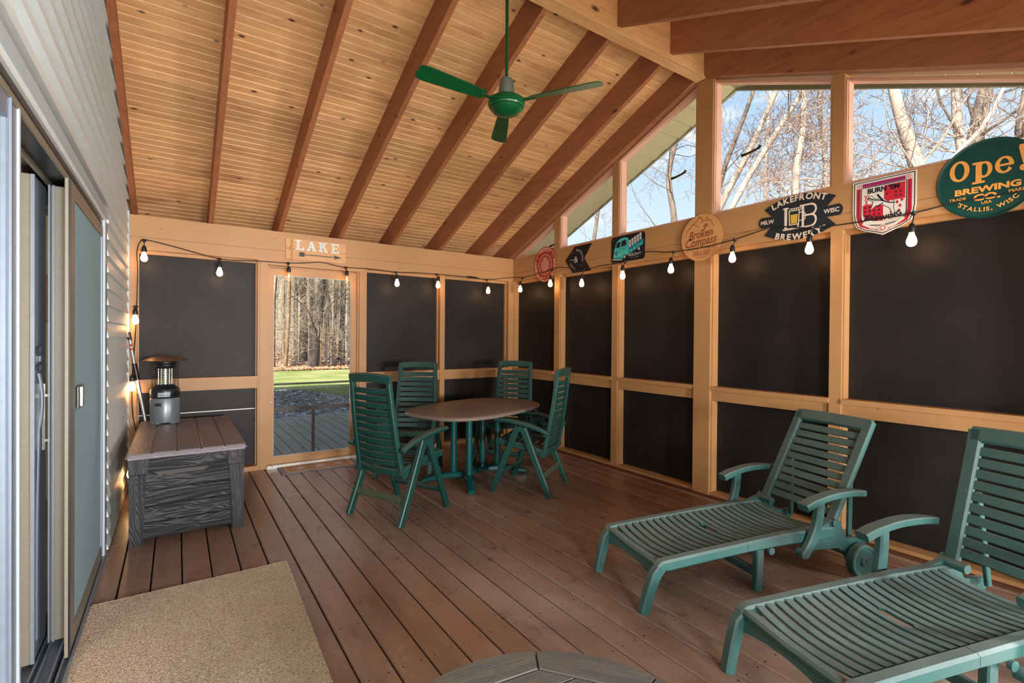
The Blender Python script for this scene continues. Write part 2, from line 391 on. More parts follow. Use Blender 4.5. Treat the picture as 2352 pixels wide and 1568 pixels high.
for ya, yb in ((YR, 6.02), (YR, -0.5)):
    rafter(3.715, 3.80, 0.0, 0.26, ya, yb, 'gable_rafter')
    rafter(-0.345, -0.305, 0.138, 0.26, ya, yb, 'rake_ledger')
bxo('ridge_beam', (-0.36, 3.74, 2.55, 2.64, 3.590, 3.93), 'ridge_fir', ceiling)
bxo('ridge_beam_trim', (-0.36, 3.72, 2.545, 2.552, 3.590, 3.630), 'ridge_fir', ceiling)

# ---- far wall
wf = struct('wall_far')
P = lambda n, e, m, r: bxo(n, e, m, r)
P('header_beam', (XL, XR, YF, YF + 0.10, 2.112, 2.417), 'tan_paint_x', wf)
P('eave_fascia', (XL - 0.2, XR + 0.5, 6.03, 6.06, 2.16, 2.56), 'tan_paint_cool_light', wf)
P('eave_soffit', (XL - 0.2, XR + 0.5, YF + 0.13, 6.03, 2.17, 2.19), 'tan_paint_cool_light', wf)
P('header_groove', (XL, XR, YF - 0.0006, YF, 2.222, 2.2245), 'dark_trim', wf)
P('corner_post', (-0.345, -0.29, YF, YF + 0.13, 0, 2.112), 'tan_paint_z', wf)
P('stud', (0.672, 0.692, YF + 0.004, YF + 0.13, 0, 2.112), 'tan_paint_z', wf)
P('stud', (1.742, 1.772, YF + 0.002, YF + 0.13, 0, 2.112), 'tan_paint_z', wf)
P('stud', (2.684, 2.750, YF, YF + 0.13, 0, 2.112), 'tan_paint_z', wf)
P('corner_post', (3.777, 3.91, YF, YF + 0.13, 0, 2.40), 'tan_paint_z', wf)
P('corner_post', (3.700, 3.776, YF - 0.005, YF + 0.13, 0, 2.112), 'tan_paint_z', wf)
for a, b in ((-0.29, 0.672), (1.772, 2.684), (2.75, 3.70)):
    P('screen_panel', (a + .002, b - .002, YF + 0.094, YF + 0.104, 0.948, 2.09), 'black_screen', wf)
    P('screen_panel', (a + .002, b - .002, YF + 0.094, YF + 0.104, 0.05, 0.85), 'black_screen', wf)
    P('sill_rail', (a, b, YF - 0.008, YF + 0.10, 0.913, 0.948), 'tan_paint_x', wf)
    P('apron_rail', (a, b, YF + 0.012, YF + 0.10, 0.827, 0.913), 'tan_paint_x', wf)
    P('base_plate', (a, b, YF - 0.004, YF + 0.12, 0.0, 0.045), 'tan_paint_x', wf)
    P('stop_trim', (a, b, YF + 0.055, YF + 0.094, 2.082, 2.112), 'tan_paint_x', wf)
    for z0, z1 in ((0.948, 2.082), (0.045, 0.827)):
        P('stop_trim', (a, a + 0.012, YF + 0.06, YF + 0.094, z0, z1), 'tan_paint_z', wf)
        P('stop_trim', (b - 0.012, b, YF + 0.06, YF + 0.094, z0, z1), 'tan_paint_z', wf)
P('panel_gap_strip', (-0.285, 0.668, YF + 0.086, YF + 0.0945, 0.610, 0.617), 'white_alu', wf)
P('outer_cladding', (-2.0, 0.672, YF + 0.13, YF + 0.15, -0.3, 2.17), 'stop_black', wf)
P('outer_cladding', (1.772, XR + 0.10, YF + 0.13, YF + 0.15, -0.3, 2.17), 'stop_black', wf)
P('outer_cladding', (0.672, 1.772, YF + 0.13, YF + 0.15, 2.15, 2.17), 'stop_black', wf)

# ---- screen door in the far wall
d1 = struct('door_1')
P('casing', (0.692, 0.758, YF - 0.004, YF + 0.11, 0.0, 2.112), 'tan_paint_z', d1)
P('casing', (1.690, 1.742, YF - 0.004, YF + 0.11, 0.0, 2.112), 'tan_paint_z', d1)
P('casing', (0.758, 1.690, YF - 0.002, YF + 0.11, 2.072, 2.112), 'tan_paint_x', d1)
P('door_stop', (0.758, 0.768, YF + 0.02, YF + 0.10, 0.03, 2.072), 'tan_paint_z', d1)
P('door_stop', (1.655, 1.690, YF + 0.045, YF + 0.10, 0.03, 2.072), 'tan_paint_z', d1)
P('door_stop', (1.672, 1.690, YF + 0.02, YF + 0.045, 0.03, 2.072), 'tan_paint_z', d1)
P('door_stop', (0.768, 1.655, YF + 0.062, YF + 0.10, 2.045, 2.072), 'tan_paint_x', d1)
P('door_stile', (0.768, 0.822, YF + 0.025, YF + 0.06, 0.035, 2.05), 'tan_paint_z', d1)
P('door_stile', (1.602, 1.655, YF + 0.025, YF + 0.06, 0.035, 2.05), 'tan_paint_z', d1)
P('door_top_rail', (0.822, 1.602, YF + 0.025, YF + 0.06, 1.975, 2.05), 'tan_paint_x', d1)
P('door_bottom_rail', (0.822, 1.602, YF + 0.025, YF + 0.06, 0.035, 0.108), 'tan_paint_x', d1)
P('door_pane', (0.822, 1.602, YF + 0.044, YF + 0.047, 0.108, 1.975), 'clear_screen', d1)
for e_ in ((0.822, 0.827, 0.108, 1.975), (1.597, 1.602, 0.108, 1.975), (0.822, 1.602, 1.970, 1.975), (0.822, 1.602, 0.108, 0.113)):
    P('pane_bead', (e_[0], e_[1], YF + 0.038, YF + 0.044, e_[2], e_[3]), 'siding_trim', d1)
P('grille_bar', (0.78, 1.65, YF + 0.064, YF + 0.078, 0.838, 0.858), 'bronze_bar', d1)
P('grille_bar', (0.78, 1.65, YF + 0.064, YF + 0.078, 0.565, 0.605), 'bronze_bar', d1)
P('grille_bar', (1.205, 1.236, YF + 0.064, YF + 0.078, 0.09, 0.565), 'bronze_bar', d1)
P('door_threshold', (0.758, 1.690, YF - 0.035, YF + 0.10, 0.0, 0.032), 'white_alu', d1)
for i in range(7): P('threshold_nail', (0.80 + i * 0.14, 0.806 + i * 0.14, YF - 0.0365, YF - 0.0345, 0.014, 0.020), 'dark_metal', d1)
bm = BM(); tube(bm, [(0.792, YF + 0.025, 0.665), (0.792, YF + 0.005, 0.665)], 0.008, 10); tube(bm, [(0.784, YF + 0.004, 0.665), (0.80, YF + 0.004, 0.660)], 0.004, 6); finish('door_latch', bm, 'chrome', d1, 40)
P('door_closer_rod', (0.775, 0.955, YF + 0.012, YF + 0.018, 2.043, 2.047), 'dark_metal', d1)

# ---- right wall (gable side)
wr = struct('wall_right')
D = 0.089
P('header_beam', (XR, XR + 0.10, YN, YF, 2.112, 2.417), 'tan_paint_y', wr)
P('header_groove', (XR - 0.0006, XR, YN, YF, 2.218, 2.2205), 'dark_trim', wr)
P('header_splice', (XR - 0.0006, XR, 1.620, 1.6225, 2.112, 2.417), 'dark_trim', wr)
ST = [(4.512, 4.607), (3.574, 3.655), (2.497, 2.655), (1.497, 1.573), (0.440, 0.516)]
for k_, (a, b) in enumerate(ST):
    big = k_ == 2
    P('ridge_post' if big else 'stud', (XR - (0.012 if big else 0), XR + 0.12, a, b, 0, 2.112), 'tan_paint_z', wr)
    P('ridge_post' if big else 'upper_stud', (XR - (0.004 if big else 0), XR + 0.12, a, b, 2.417, zr((a + b) / 2) + (0.0 if not big else 0.12)), 'tan_paint_z', wr)
bays = [(5.49, 4.607), (4.512, 3.655), (3.574, 2.655), (2.497, 1.573), (1.497, 0.516), (0.440, -0.30)]
for b, a in bays:
    P('screen_panel', (XR + D, XR + D + 0.01, a + .002, b - .002, 0.948, 2.09), 'black_screen', wr)
    P('screen_panel', (XR + D, XR + D + 0.01, a + .002, b - .002, 0.05, 0.85), 'black_screen', wr)
    P('sill_rail', (XR - 0.008, XR + D, a, b, 0.913, 0.948), 'tan_paint_y', wr)
    P('apron_rail', (XR + 0.014, XR + D, a, b, 0.827, 0.913), 'tan_paint_y', wr)
    P('base_plate', (XR, XR + 0.12, a, b, 0.0, 0.042), 'tan_paint_y', wr)
    P('stop_trim', (XR + 0.05, XR + D, a, b, 2.082, 2.112), 'tan_paint_y', wr)
    for z0, z1 in ((0.948, 2.082), (0.042, 0.827)):
        P('stop_trim', (XR + 0.012, XR + D, b - 0.012, b, z0, z1), 'tan_paint_z', wr)
        P('stop_trim', (XR + 0.055, XR + D, a, a + 0.012, z0, z1), 'tan_paint_z', wr)
P('base_strip', (XR - 0.030, XR, YN, YF, 0.0, 0.018), 'dark_trim', wr)
P('outer_cladding', (XR + 0.12, XR + 0.14, YN - 0.1, YF + 0.15, -0.3, 2.40), 'stop_black', wr)
# gable fill between the window heads and the roof
bm = BM(); poly(bm, [(5.62, zr(5.62) + 0.0), (YR, zr(YR) + 0.0), (YR, zr(YR) + 0.3), (5.62, zr(5.62) + 0.3)], XR + 0.024, XR + 0.10, lambda p, q, s: (s, p, q))
poly(bm, [(YN - .1, zr(YN - .1)), (YN - .1, zr(YN - .1) + 0.3), (YR, zr(YR) + 0.3), (YR, zr(YR))], XR + 0.024, XR + 0.10, lambda p, q, s: (s, p, q))
finish('gable_fill', bm, 'tan_paint_y', wr)
# windows in the gable
def gwin(n, ya, yb, head0, hook=None):
    w = struct('window_%d' % n)                              # ya < yb
    z0 = 2.417
    def hd(y, off): return zw(y) - head0 - off
    def outl(m):
        a, b = ya + m, yb - m
        if hd(b, m) <= z0 + m + 0.01:                        # triangle
            yt = 5.489 - (z0 + m - 2.43 + head0 + m) / PITCH
            return [(a, z0 + m), (yt, z0 + m), (a, hd(a, m))]
        return [(a, z0 + m), (b, z0 + m), (b, hd(b, m)), (a, hd(a, m))]
    fn = lambda p, q, s: (s, p, q)
    o0, o1, o2 = outl(0.0), outl(0.014), outl(0.020)
    bm = BM(); ring(bm, o0, o1, XR + 0.006, XR + 0.022, fn); finish('window_trim', bm, 'tan_paint_cool_light', w)
    bm = BM(); ring(bm, o1, o2, XR + 0.020, XR + 0.092, fn); finish('window_frame', bm, 'tan_paint_cool_light', w)
    bm = BM(); poly(bm, o2, XR + 0.084, XR + 0.087, fn); finish('window_pane', bm, 'window_glass', w)
    return w
gwin(1, 0.516, 1.497, 0.012); gwin(2, 1.573, 2.497, 0.012); gwin(3, 2.655, 3.574, 0.012); gwin(4, 3.655, 4.512, 0.012); gwin(5, 4.607, 5.49, 0.012)
gwin(6, -0.30, 0.440, 0.012)
# rake soffit outside the gable: vented panels
sof = struct('roof_soffit')
plain('soffit_olive', (176, 166, 124), 0.6, 0, 0.05, 30); plain('fascia_olive', (130, 126, 98), 0.6)
def sof_panels(sgn):
    n = 24; st = 0.155
    for i in range(n):
        a = i * st; y0 = YR + sgn * a; y1 = YR + sgn * (a + st - 0.006)
        if abs(y1 - YR) > 3.5: break
        bm = BM(); pts = [(y0, zr(y0) + 0.062), (y1, zr(y1) + 0.052), (y1, zr(y1) + 0.07), (y0, zr(y0) + 0.07)]
        poly(bm, pts, XR + 0.12, 4.27, lambda p, q, s: (s, p, q)); finish('soffit_panel', bm, 'soffit_olive', sof)
    bm = BM(); ye = YR + sgn * 3.5; poly(bm, [(YR, zr(YR) + 0.045), (ye, zr(ye) + 0.045), (ye, zr(ye) + 0.42), (YR, zr(YR) + 0.42)], 4.27, 4.30, lambda p, q, s: (s, p, q)); finish('fascia', bm, 'fascia_olive', sof)
sof_panels(1); sof_panels(-1)

# ---- near wall behind the camera: low eave header, studs, bays left open for light
wn_ = struct('wall_near')
P('header_beam', (XL, XR, YN - 0.10, YN, 2.112, 2.417), 'tan_paint_x', wn_)
P('wall_plate', (XL, XR, YN - 0.10, YN - 0.03, 2.417, 2.66), 'stop_black', wn_)
for x in (-0.345, 0.66, 1.69, 2.72, 3.70): P('stud', (x, x + 0.076, YN - 0.10, YN, 0, 2.112), 'tan_paint_z', wn_)
P('base_plate', (XL, XR, YN - 0.10, YN, 0, 0.042), 'tan_paint_x', wn_)

# ---- left wall: house wall with lap siding and the sliding door
wl = struct('wall_left')
P('sheathing', (XL - 0.16, XL - 0.02, 3.86, 5.62, -0.3, 3.0), 'siding_back', wl)
bm = BM(); pts = [(YN - 0.1, 2.06), (3.86, 2.06), (3.86, 3.0), (5.62, 2.66), (YR, 4.0), (YN - 0.1, 2.8)]
poly(bm, [(YN - 0.1, 2.06), (3.86, 2.06), (5.62, 2.06), (5.62, zc(5.62)), (YR, zc(YR)), (YN - 0.1, zc(YN - 0.1))], XL - 0.16, XL - 0.02, lambda p, q, s: (s, p, q))
finish('sheathing', bm, 'siding_back', wl)
hgt = 0.1008; k_ = 0
z = 0.02
while z < 3.84:
    z1 = z + hgt
    below = z1 < 2.09
    zz0 = z
    if z < 2.09 < z1 + 0.02: zz0 = 2.09 if not below else z
    def yend(h):
        y = 5.489 + (2.43 + 0.24 - h) / PITCH
        return min(5.468, y)
    def ybeg(h):
        return max(YN - 0.05, 2 * YR - (5.489 + (2.43 + 0.24 - h) / PITCH))
    def course(ya0, ya1, yb0, yb1, za, zb):
        bm = BM()
        fr = (za - z) / hgt
        xo = XL + 0.004 + 0.013 * (1 - fr); xi = XL - 0.004
        lo = [(ya0, za, xo), (yb0, za, xo)]; hi = [(ya1, zb, xi), (yb1, zb, xi)]
        vs = [bm.verts.new(v) for v in ((XL - .012, ya0, za), (xo, ya0, za), (xi, ya1, zb), (XL - .012, ya1, zb))]
        ws = [bm.verts.new(v) for v in ((XL - .012, yb0, za), (xo, yb0, za), (xi, yb1, zb), (XL - .012, yb1, zb))]
        # the lap: butt edge, sloping face with a shallow cove at its top
        for q in range(4): bm.faces.new((vs[q], vs[(q + 1) % 4], ws[(q + 1) % 4], ws[q]))
        bm.faces.new(vs[::-1]); bm.faces.new(ws)
        finish('siding_course', bm, 'siding_grey', wl)
    if z1 <= 2.10: course(3.90, 3.90, 5.468, 5.468, z, z1 - 0.001)
    elif z < 2.09:
        course(3.90, 3.90, 5.468, 5.468, z, z1 - 0.001)
    else:
        course(ybeg(z), ybeg(z1), yend(z), yend(z1), z, z1 - 0.001)
    z = z1
P('corner_channel', (XL + 0.0, XL + 0.018, 5.466, 5.49, 0.0, 2.44), 'siding_trim', wl)
bm = BM(); poly(bm, [(5.489, 2.43 + 0.20), (YR, zr(YR) + 0.20), (YR, zr(YR) + 0.24), (5.489, 2.43 + 0.24)], XL, XL + 0.016, lambda p, q, s: (s, p, q)); finish('rake_channel', bm, 'siding_trim', wl)
P('house_foundation', (XL - 0.16, XL + 0.012, 3.90, 5.47, 0.0, 0.02), 'dark_trim', wl)
# ---- sliding door in the house wall (door_2): tracks, two parked leaves, the near leaf, a sliding insect screen
d2 = struct('door_2')
Q = lambda n, e, m, b=0.0: bxo(n, e, m, d2, b)
Q('head_trim', (XL - 0.01, XL + 0.012, YN - 0.05, 3.90, 2.055, 2.10), 'siding_trim'); Q('head_trim', (XL - 0.01, XL + 0.006, YN - 0.05, 3.90, 2.028, 2.055), 'siding_grey')
Q('head_track', (-0.58, XL - 0.004, YN - 0.05, 3.88, 2.005, 2.055), 'dark_metal')
for x in (-0.372, -0.452, -0.535): Q('track_lip', (x - 0.004, x + 0.004, YN - 0.05, 3.84, 1.982, 2.006), 'door_taupe')
Q('side_jamb', (-0.58, XL + 0.008, 3.815, 3.90, 0.0, 2.03), 'aluminium'); Q('jamb_trim', (XL - 0.004, XL + 0.010, 3.775, 3.815, 0.0, 2.03), 'siding_trim')
Q('sill_pan', (-0.58, XL + 0.014, YN - 0.05, 3.90, 0.0, 0.012), 'aluminium')
for x in (-0.352, -0.376, -0.398, -0.440, -0.462, -0.505): Q('sill_rib', (x - 0.003, x + 0.003, YN - 0.05, 3.815, 0.012, 0.030), 'aluminium')
Q('sill_groove', (-0.392, -0.382, YN - 0.05, 3.815, 0.012, 0.0135), 'stop_black')
def leaf(x0, x1, y0, y1, s0, s1, mat='door_taupe', mg='door_glass', z0=0.03, z1=1.985, edge=None):
    Q('door_stile', (x0, x1, y0, y0 + s0, z0, z1), mat, 0.004); Q('door_stile', (x0, x1, y1 - s1, y1, z0, z1), mat, 0.004)
    Q('door_top_rail', (x0, x1, y0 + s0, y1 - s1, z1 - 0.06, z1), mat); Q('door_bottom_rail', (x0, x1, y0 + s0, y1 - s1, z0, z0 + 0.07), mat)
    xm = (x0 + x1) / 2; Q('door_pane', (xm - .003, xm + .003, y0 + s0, y1 - s1, z0 + .07, z1 - .06), mg)
leaf(-0.520, -0.478, 2.68, 3.80, 0.10, 0.06)
Q('stile_cover', (-0.478, -0.470, 2.70, 2.915, 0.03, 1.985), 'aluminium')
Q('stile_lip', (-0.478, -0.466, 2.684, 2.698, 0.03, 1.985), 'aluminium'); Q('stile_lip', (-0.524, -0.518, 2.674, 2.682, 0.03, 1.985), 'aluminium')
leaf(-0.444, -0.386, 2.84, 3.80, 0.055, 0.055)
Q('stile_lip', (-0.450, -0.444, 2.832, 2.90, 0.03, 1.985), 'aluminium'); Q('stile_lip', (-0.396, -0.390, 2.832, 2.842, 0.03, 1.985), 'aluminium'); Q('stile_lip', (-0.436, -0.430, 2.834, 2.842, 0.03, 1.985), 'aluminium')
for z0, z1 in ((1.20, 1.225), (1.235, 1.262), (1.27, 1.30)): Q('latch_plate', (-0.470, -0.462, 2.73, 2.80, z0, z1), 'dark_metal' if z0 != 1.235 else 'chrome', 0.002)
bm = BM(); ribbon(bm, bez((-0.462, 2.74, 1.19), (-0.440, 2.74, 1.08), (-0.462, 2.745, 0.96), 10), 0.03, 0.006, (0, 1, 0)); ribbon(bm, bez((-0.462, 2.745, 0.96), (-0.47, 2.75, 0.6), (-0.468, 2.745, 0.1), 6), 0.02, 0.005, (0, 1, 0)); finish('weather_strip', bm, 'aluminium', d2, 40)
bm = BM(); ribbon(bm, [(-0.462, 2.83, 0.86), (-0.462, 2.83, 1.14)], 0.014, 0.010, (0, 1, 0)); bar(bm, (-0.462, 2.83, 0.90), (-0.446, 2.83, 0.90), 0.01, 0.01, (0, 1, 0)); bar(bm, (-0.462, 2.83, 1.09), (-0.446, 2.83, 1.09), 0.01, 0.01, (0, 1, 0)); finish('door_handle', bm, 'chrome', d2)
Q('insect_screen_stile', (-0.374, -0.360, 2.66, 2.80, 0.03, 1.985), 'door_taupe', 0.002); Q('insect_screen_lip', (-0.362, -0.356, 2.66, 2.668, 0.03, 1.985), 'dark_metal'); Q('insect_screen_stile', (-0.374, -0.360, 3.74, 3.775, 0.03, 1.985), 'aluminium')
Q('insect_screen_rail', (-0.374, -0.360, 2.80, 3.74, 1.925, 1.985), 'door_taupe'); Q('insect_screen_rail', (-0.374, -0.360, 2.80, 3.74, 0.03, 0.10), 'door_taupe')
bm = BM(); nx, nzz = 14, 26; vs = []
for i in range(nx + 1):
    for j in range(nzz + 1):
        y = 2.80 + 0.94 * i / nx; z = 0.10 + 1.825 * j / nzz
        bul = 0.012 * math.exp(-((z - 0.95) / 0.35) ** 2) * math.exp(-((y - 3.45) / 0.22) ** 2) + 0.004 * math.exp(-((z - 0.6) / 0.2) ** 2) * math.exp(-((y - 3.2) / 0.2) ** 2)
        vs.append(bm.verts.new((-0.367 + bul, y, z)))
for i in range(nx):
    for j in range(nzz):
        a = i * (nzz + 1) + j; bm.faces.new((vs[a], vs[a + 1], vs[a + nzz + 2], vs[a + nzz + 1]))
finish('insect_screen', bm, 'grey_mesh', d2, 60)
bm = BM(); box(bm, -0.362, -0.352, 2.86, 3.00, 1.02, 1.12, 0.003); box(bm, -0.354, -0.346, 2.92, 2.95, 1.025, 1.115, 0.002); finish('pull_plate', bm, 'chrome', d2)
leaf(-0.405, -0.372, 0.25, 1.955, 0.06, 0.115, 'aluminium'); Q('stile_lip', (-0.374, -0.366, 1.85, 1.862, 0.03, 1.985), 'aluminium'); Q('stile_lip', (-0.374, -0.366, 1.93, 1.945, 0.03, 1.985), 'siding_trim')

# ---- a slice of the kitchen seen between the door leaves
plain('cream_wall', (226, 212, 190), 0.8); plain('orange_oak', (190, 96, 40), 0.4, 0, 0.15, 20); plain('counter_stone', (150, 140, 124), 0.4); plain('white_enamel', (232, 232, 228), 0.3); plain('kitchen_floor_tile', (150, 130, 104), 0.5)
kw = struct('wall_kitchen')
for e_ in ((-4.2, -0.58, 5.42, 5.47, 0, 2.45), (-4.25, -4.2, -0.62, 5.47, 0, 2.45), (-4.2, -0.58, -0.62, -0.57, 0, 2.45), (-0.60, -0.52, -0.57, -0.35, 0, 2.45), (-0.60, -0.52, 3.90, 5.42, 0, 2.45), (-0.60, -0.52, -0.35, 3.90, 2.05, 2.45)):
    bxo('wall_panel', e_, 'cream_wall', kw)
bxo('ceiling_kitchen', (-4.3, -0.52, -0.62, 5.47, 2.45, 2.60), 'cream_wall')['kind'] = 'structure'
bxo('floor_kitchen', (-4.2, -0.58, -0.6, 5.42, -0.05, 0.0), 'kitchen_floor_tile')['kind'] = 'structure'
kc = empty('kitchen_cabinet', (-1.3, 5.1, 0), 0, 'orange oak kitchen cabinets seen through the narrow gap between the door leaves', 'cabinet')
def kp(n, e, m): return bxo(n, (e[0] + 1.3, e[1] + 1.3, e[2] - 5.1, e[3] - 5.1, e[4], e[5]), m, kc)
kp('base_cabinet', (-3.0, -0.95, 4.85, 5.40, 0.08, 0.90), 'orange_oak'); kp('worktop', (-3.0, -0.93, 4.82, 5.41, 0.90, 0.94), 'counter_stone')
kp('wall_cabinet', (-3.0, -0.80, 5.08, 5.41, 1.44, 1.80), 'orange_oak'); kp('toe_kick', (-3.0, -0.97, 4.92, 5.40, 0.0, 0.08), 'stop_black')
mw = bxo('microwave_oven', (-1.25, -0.96, 5.0, 5.40, 0.942, 1.20), 'white_enamel'); tag(mw, 'white enamel appliance on the kitchen worktop beyond the door gap', 'appliance')

# unseen blocks added on the left to shade the deck, stones and porch floor
hw_ = struct('wall_shade_block'); bxo('upper_shade_block', (-9.0, -0.53, -1.70, 5.46, 2.62, 5.2), 'siding_grey', hw_)
bxo('side_shade_block', (-9.0, -2.0, 5.70, 11.8, -0.3, 5.6), 'siding_grey', hw_)
bm = BM(); poly(bm, [(-9.4, 5.6), (-1.7, 5.6), (-3.5, 7.6), (-7.5, 7.6)], 5.5, 12.0, lambda p, q, s: (p, s, q)); finish('shade_block_roof', bm, 'dark_metal', hw_)
# ------------------------------------------------------------------ dining table
plain('table_stone', (118, 106, 98), 0.38, 0, 0.28, 160); plain('green_gloss', (10, 74, 72), 0.25, 0, 0.06, 10)
TZ = 0.69
tb = empty('dining_table', (2.385, 4.075, 0), 0.375, 'oval dining table with speckled brown top on four green pillars', 'table')
def sup(a, b, n=2.9, m=64):
    o = []
    for i in range(m):
        t = 2 * PI * i / m; c, s = math.cos(t), math.sin(t)
        o.append((a * math.copysign(abs(c) ** (2 / n), c), b * math.copysign(abs(s) ** (2 / n), s)))
    return o
bm = BM(); rows = []
for (da, z) in ((-0.30, TZ), (-0.02, TZ), (-0.010, TZ - 0.002), (0.0, TZ - 0.009), (0.004, TZ - 0.022), (0.0, TZ - 0.032), (-0.012, TZ - 0.036), (-0.30, TZ - 0.036)):
    rows.append([bm.verts.new((p[0], p[1], z)) for p in sup(0.712 + da, 0.468 + da)])
for i in range(len(rows) - 1):
    for k in range(64): bm.faces.new((rows[i][k], rows[i][(k + 1) % 64], rows[i + 1][(k + 1) % 64], rows[i + 1][k]))
bm.faces.new(rows[0]); bm.faces.new(rows[-1][::-1]); finish('tabletop', bm, 'table_stone', tb, 35)
for sx_ in (-1, 1):
    for sy_ in (-1, 1):
        bm = BM(); lathe(bm, [(0.030, 0.075), (0.034, 0.12), (0.031, 0.30), (0.031, 0.55), (0.036, TZ - 0.036)], 20, (sx_ * 0.222, sy_ * 0.092, 0)); finish('table_pillar', bm, 'green_gloss', tb, 40)
        bm = BM(); ribbon(bm, bez((sx_ * 0.17, sy_ * 0.02, 0.066), (sx_ * 0.26, sy_ * 0.13, 0.085), (sx_ * 0.43, sy_ * 0.295, 0.022), 10), 0.07, 0.05, (sy_ * 0.7, -sx_ * 0.62, 0), 0.014, wl=[0.085, 0.085, 0.084, 0.08, 0.078, 0.075, 0.072, 0.07, 0.068, 0.066, 0.062], tl=[0.06, 0.06, 0.06, 0.058, 0.055, 0.052, 0.05, 0.047, 0.044, 0.042, 0.036]); finish('table_foot', bm, 'green_gloss', tb, 40)
bm = BM(); ribbon(bm, [(-0.20, 0, 0.065), (-0.1, 0, 0.075), (0, 0, 0.08), (0.1, 0, 0.075), (0.20, 0, 0.065)], 0.09, 0.045, (0, 1, 0), 0.012); finish('foot_bridge', bm, 'green_gloss', tb, 40)
bm = BM(); box(bm, -0.32, 0.32, -0.14, 0.14, TZ - 0.055, TZ - 0.036, 0.006); finish('top_support', bm, 'green_gloss', tb)

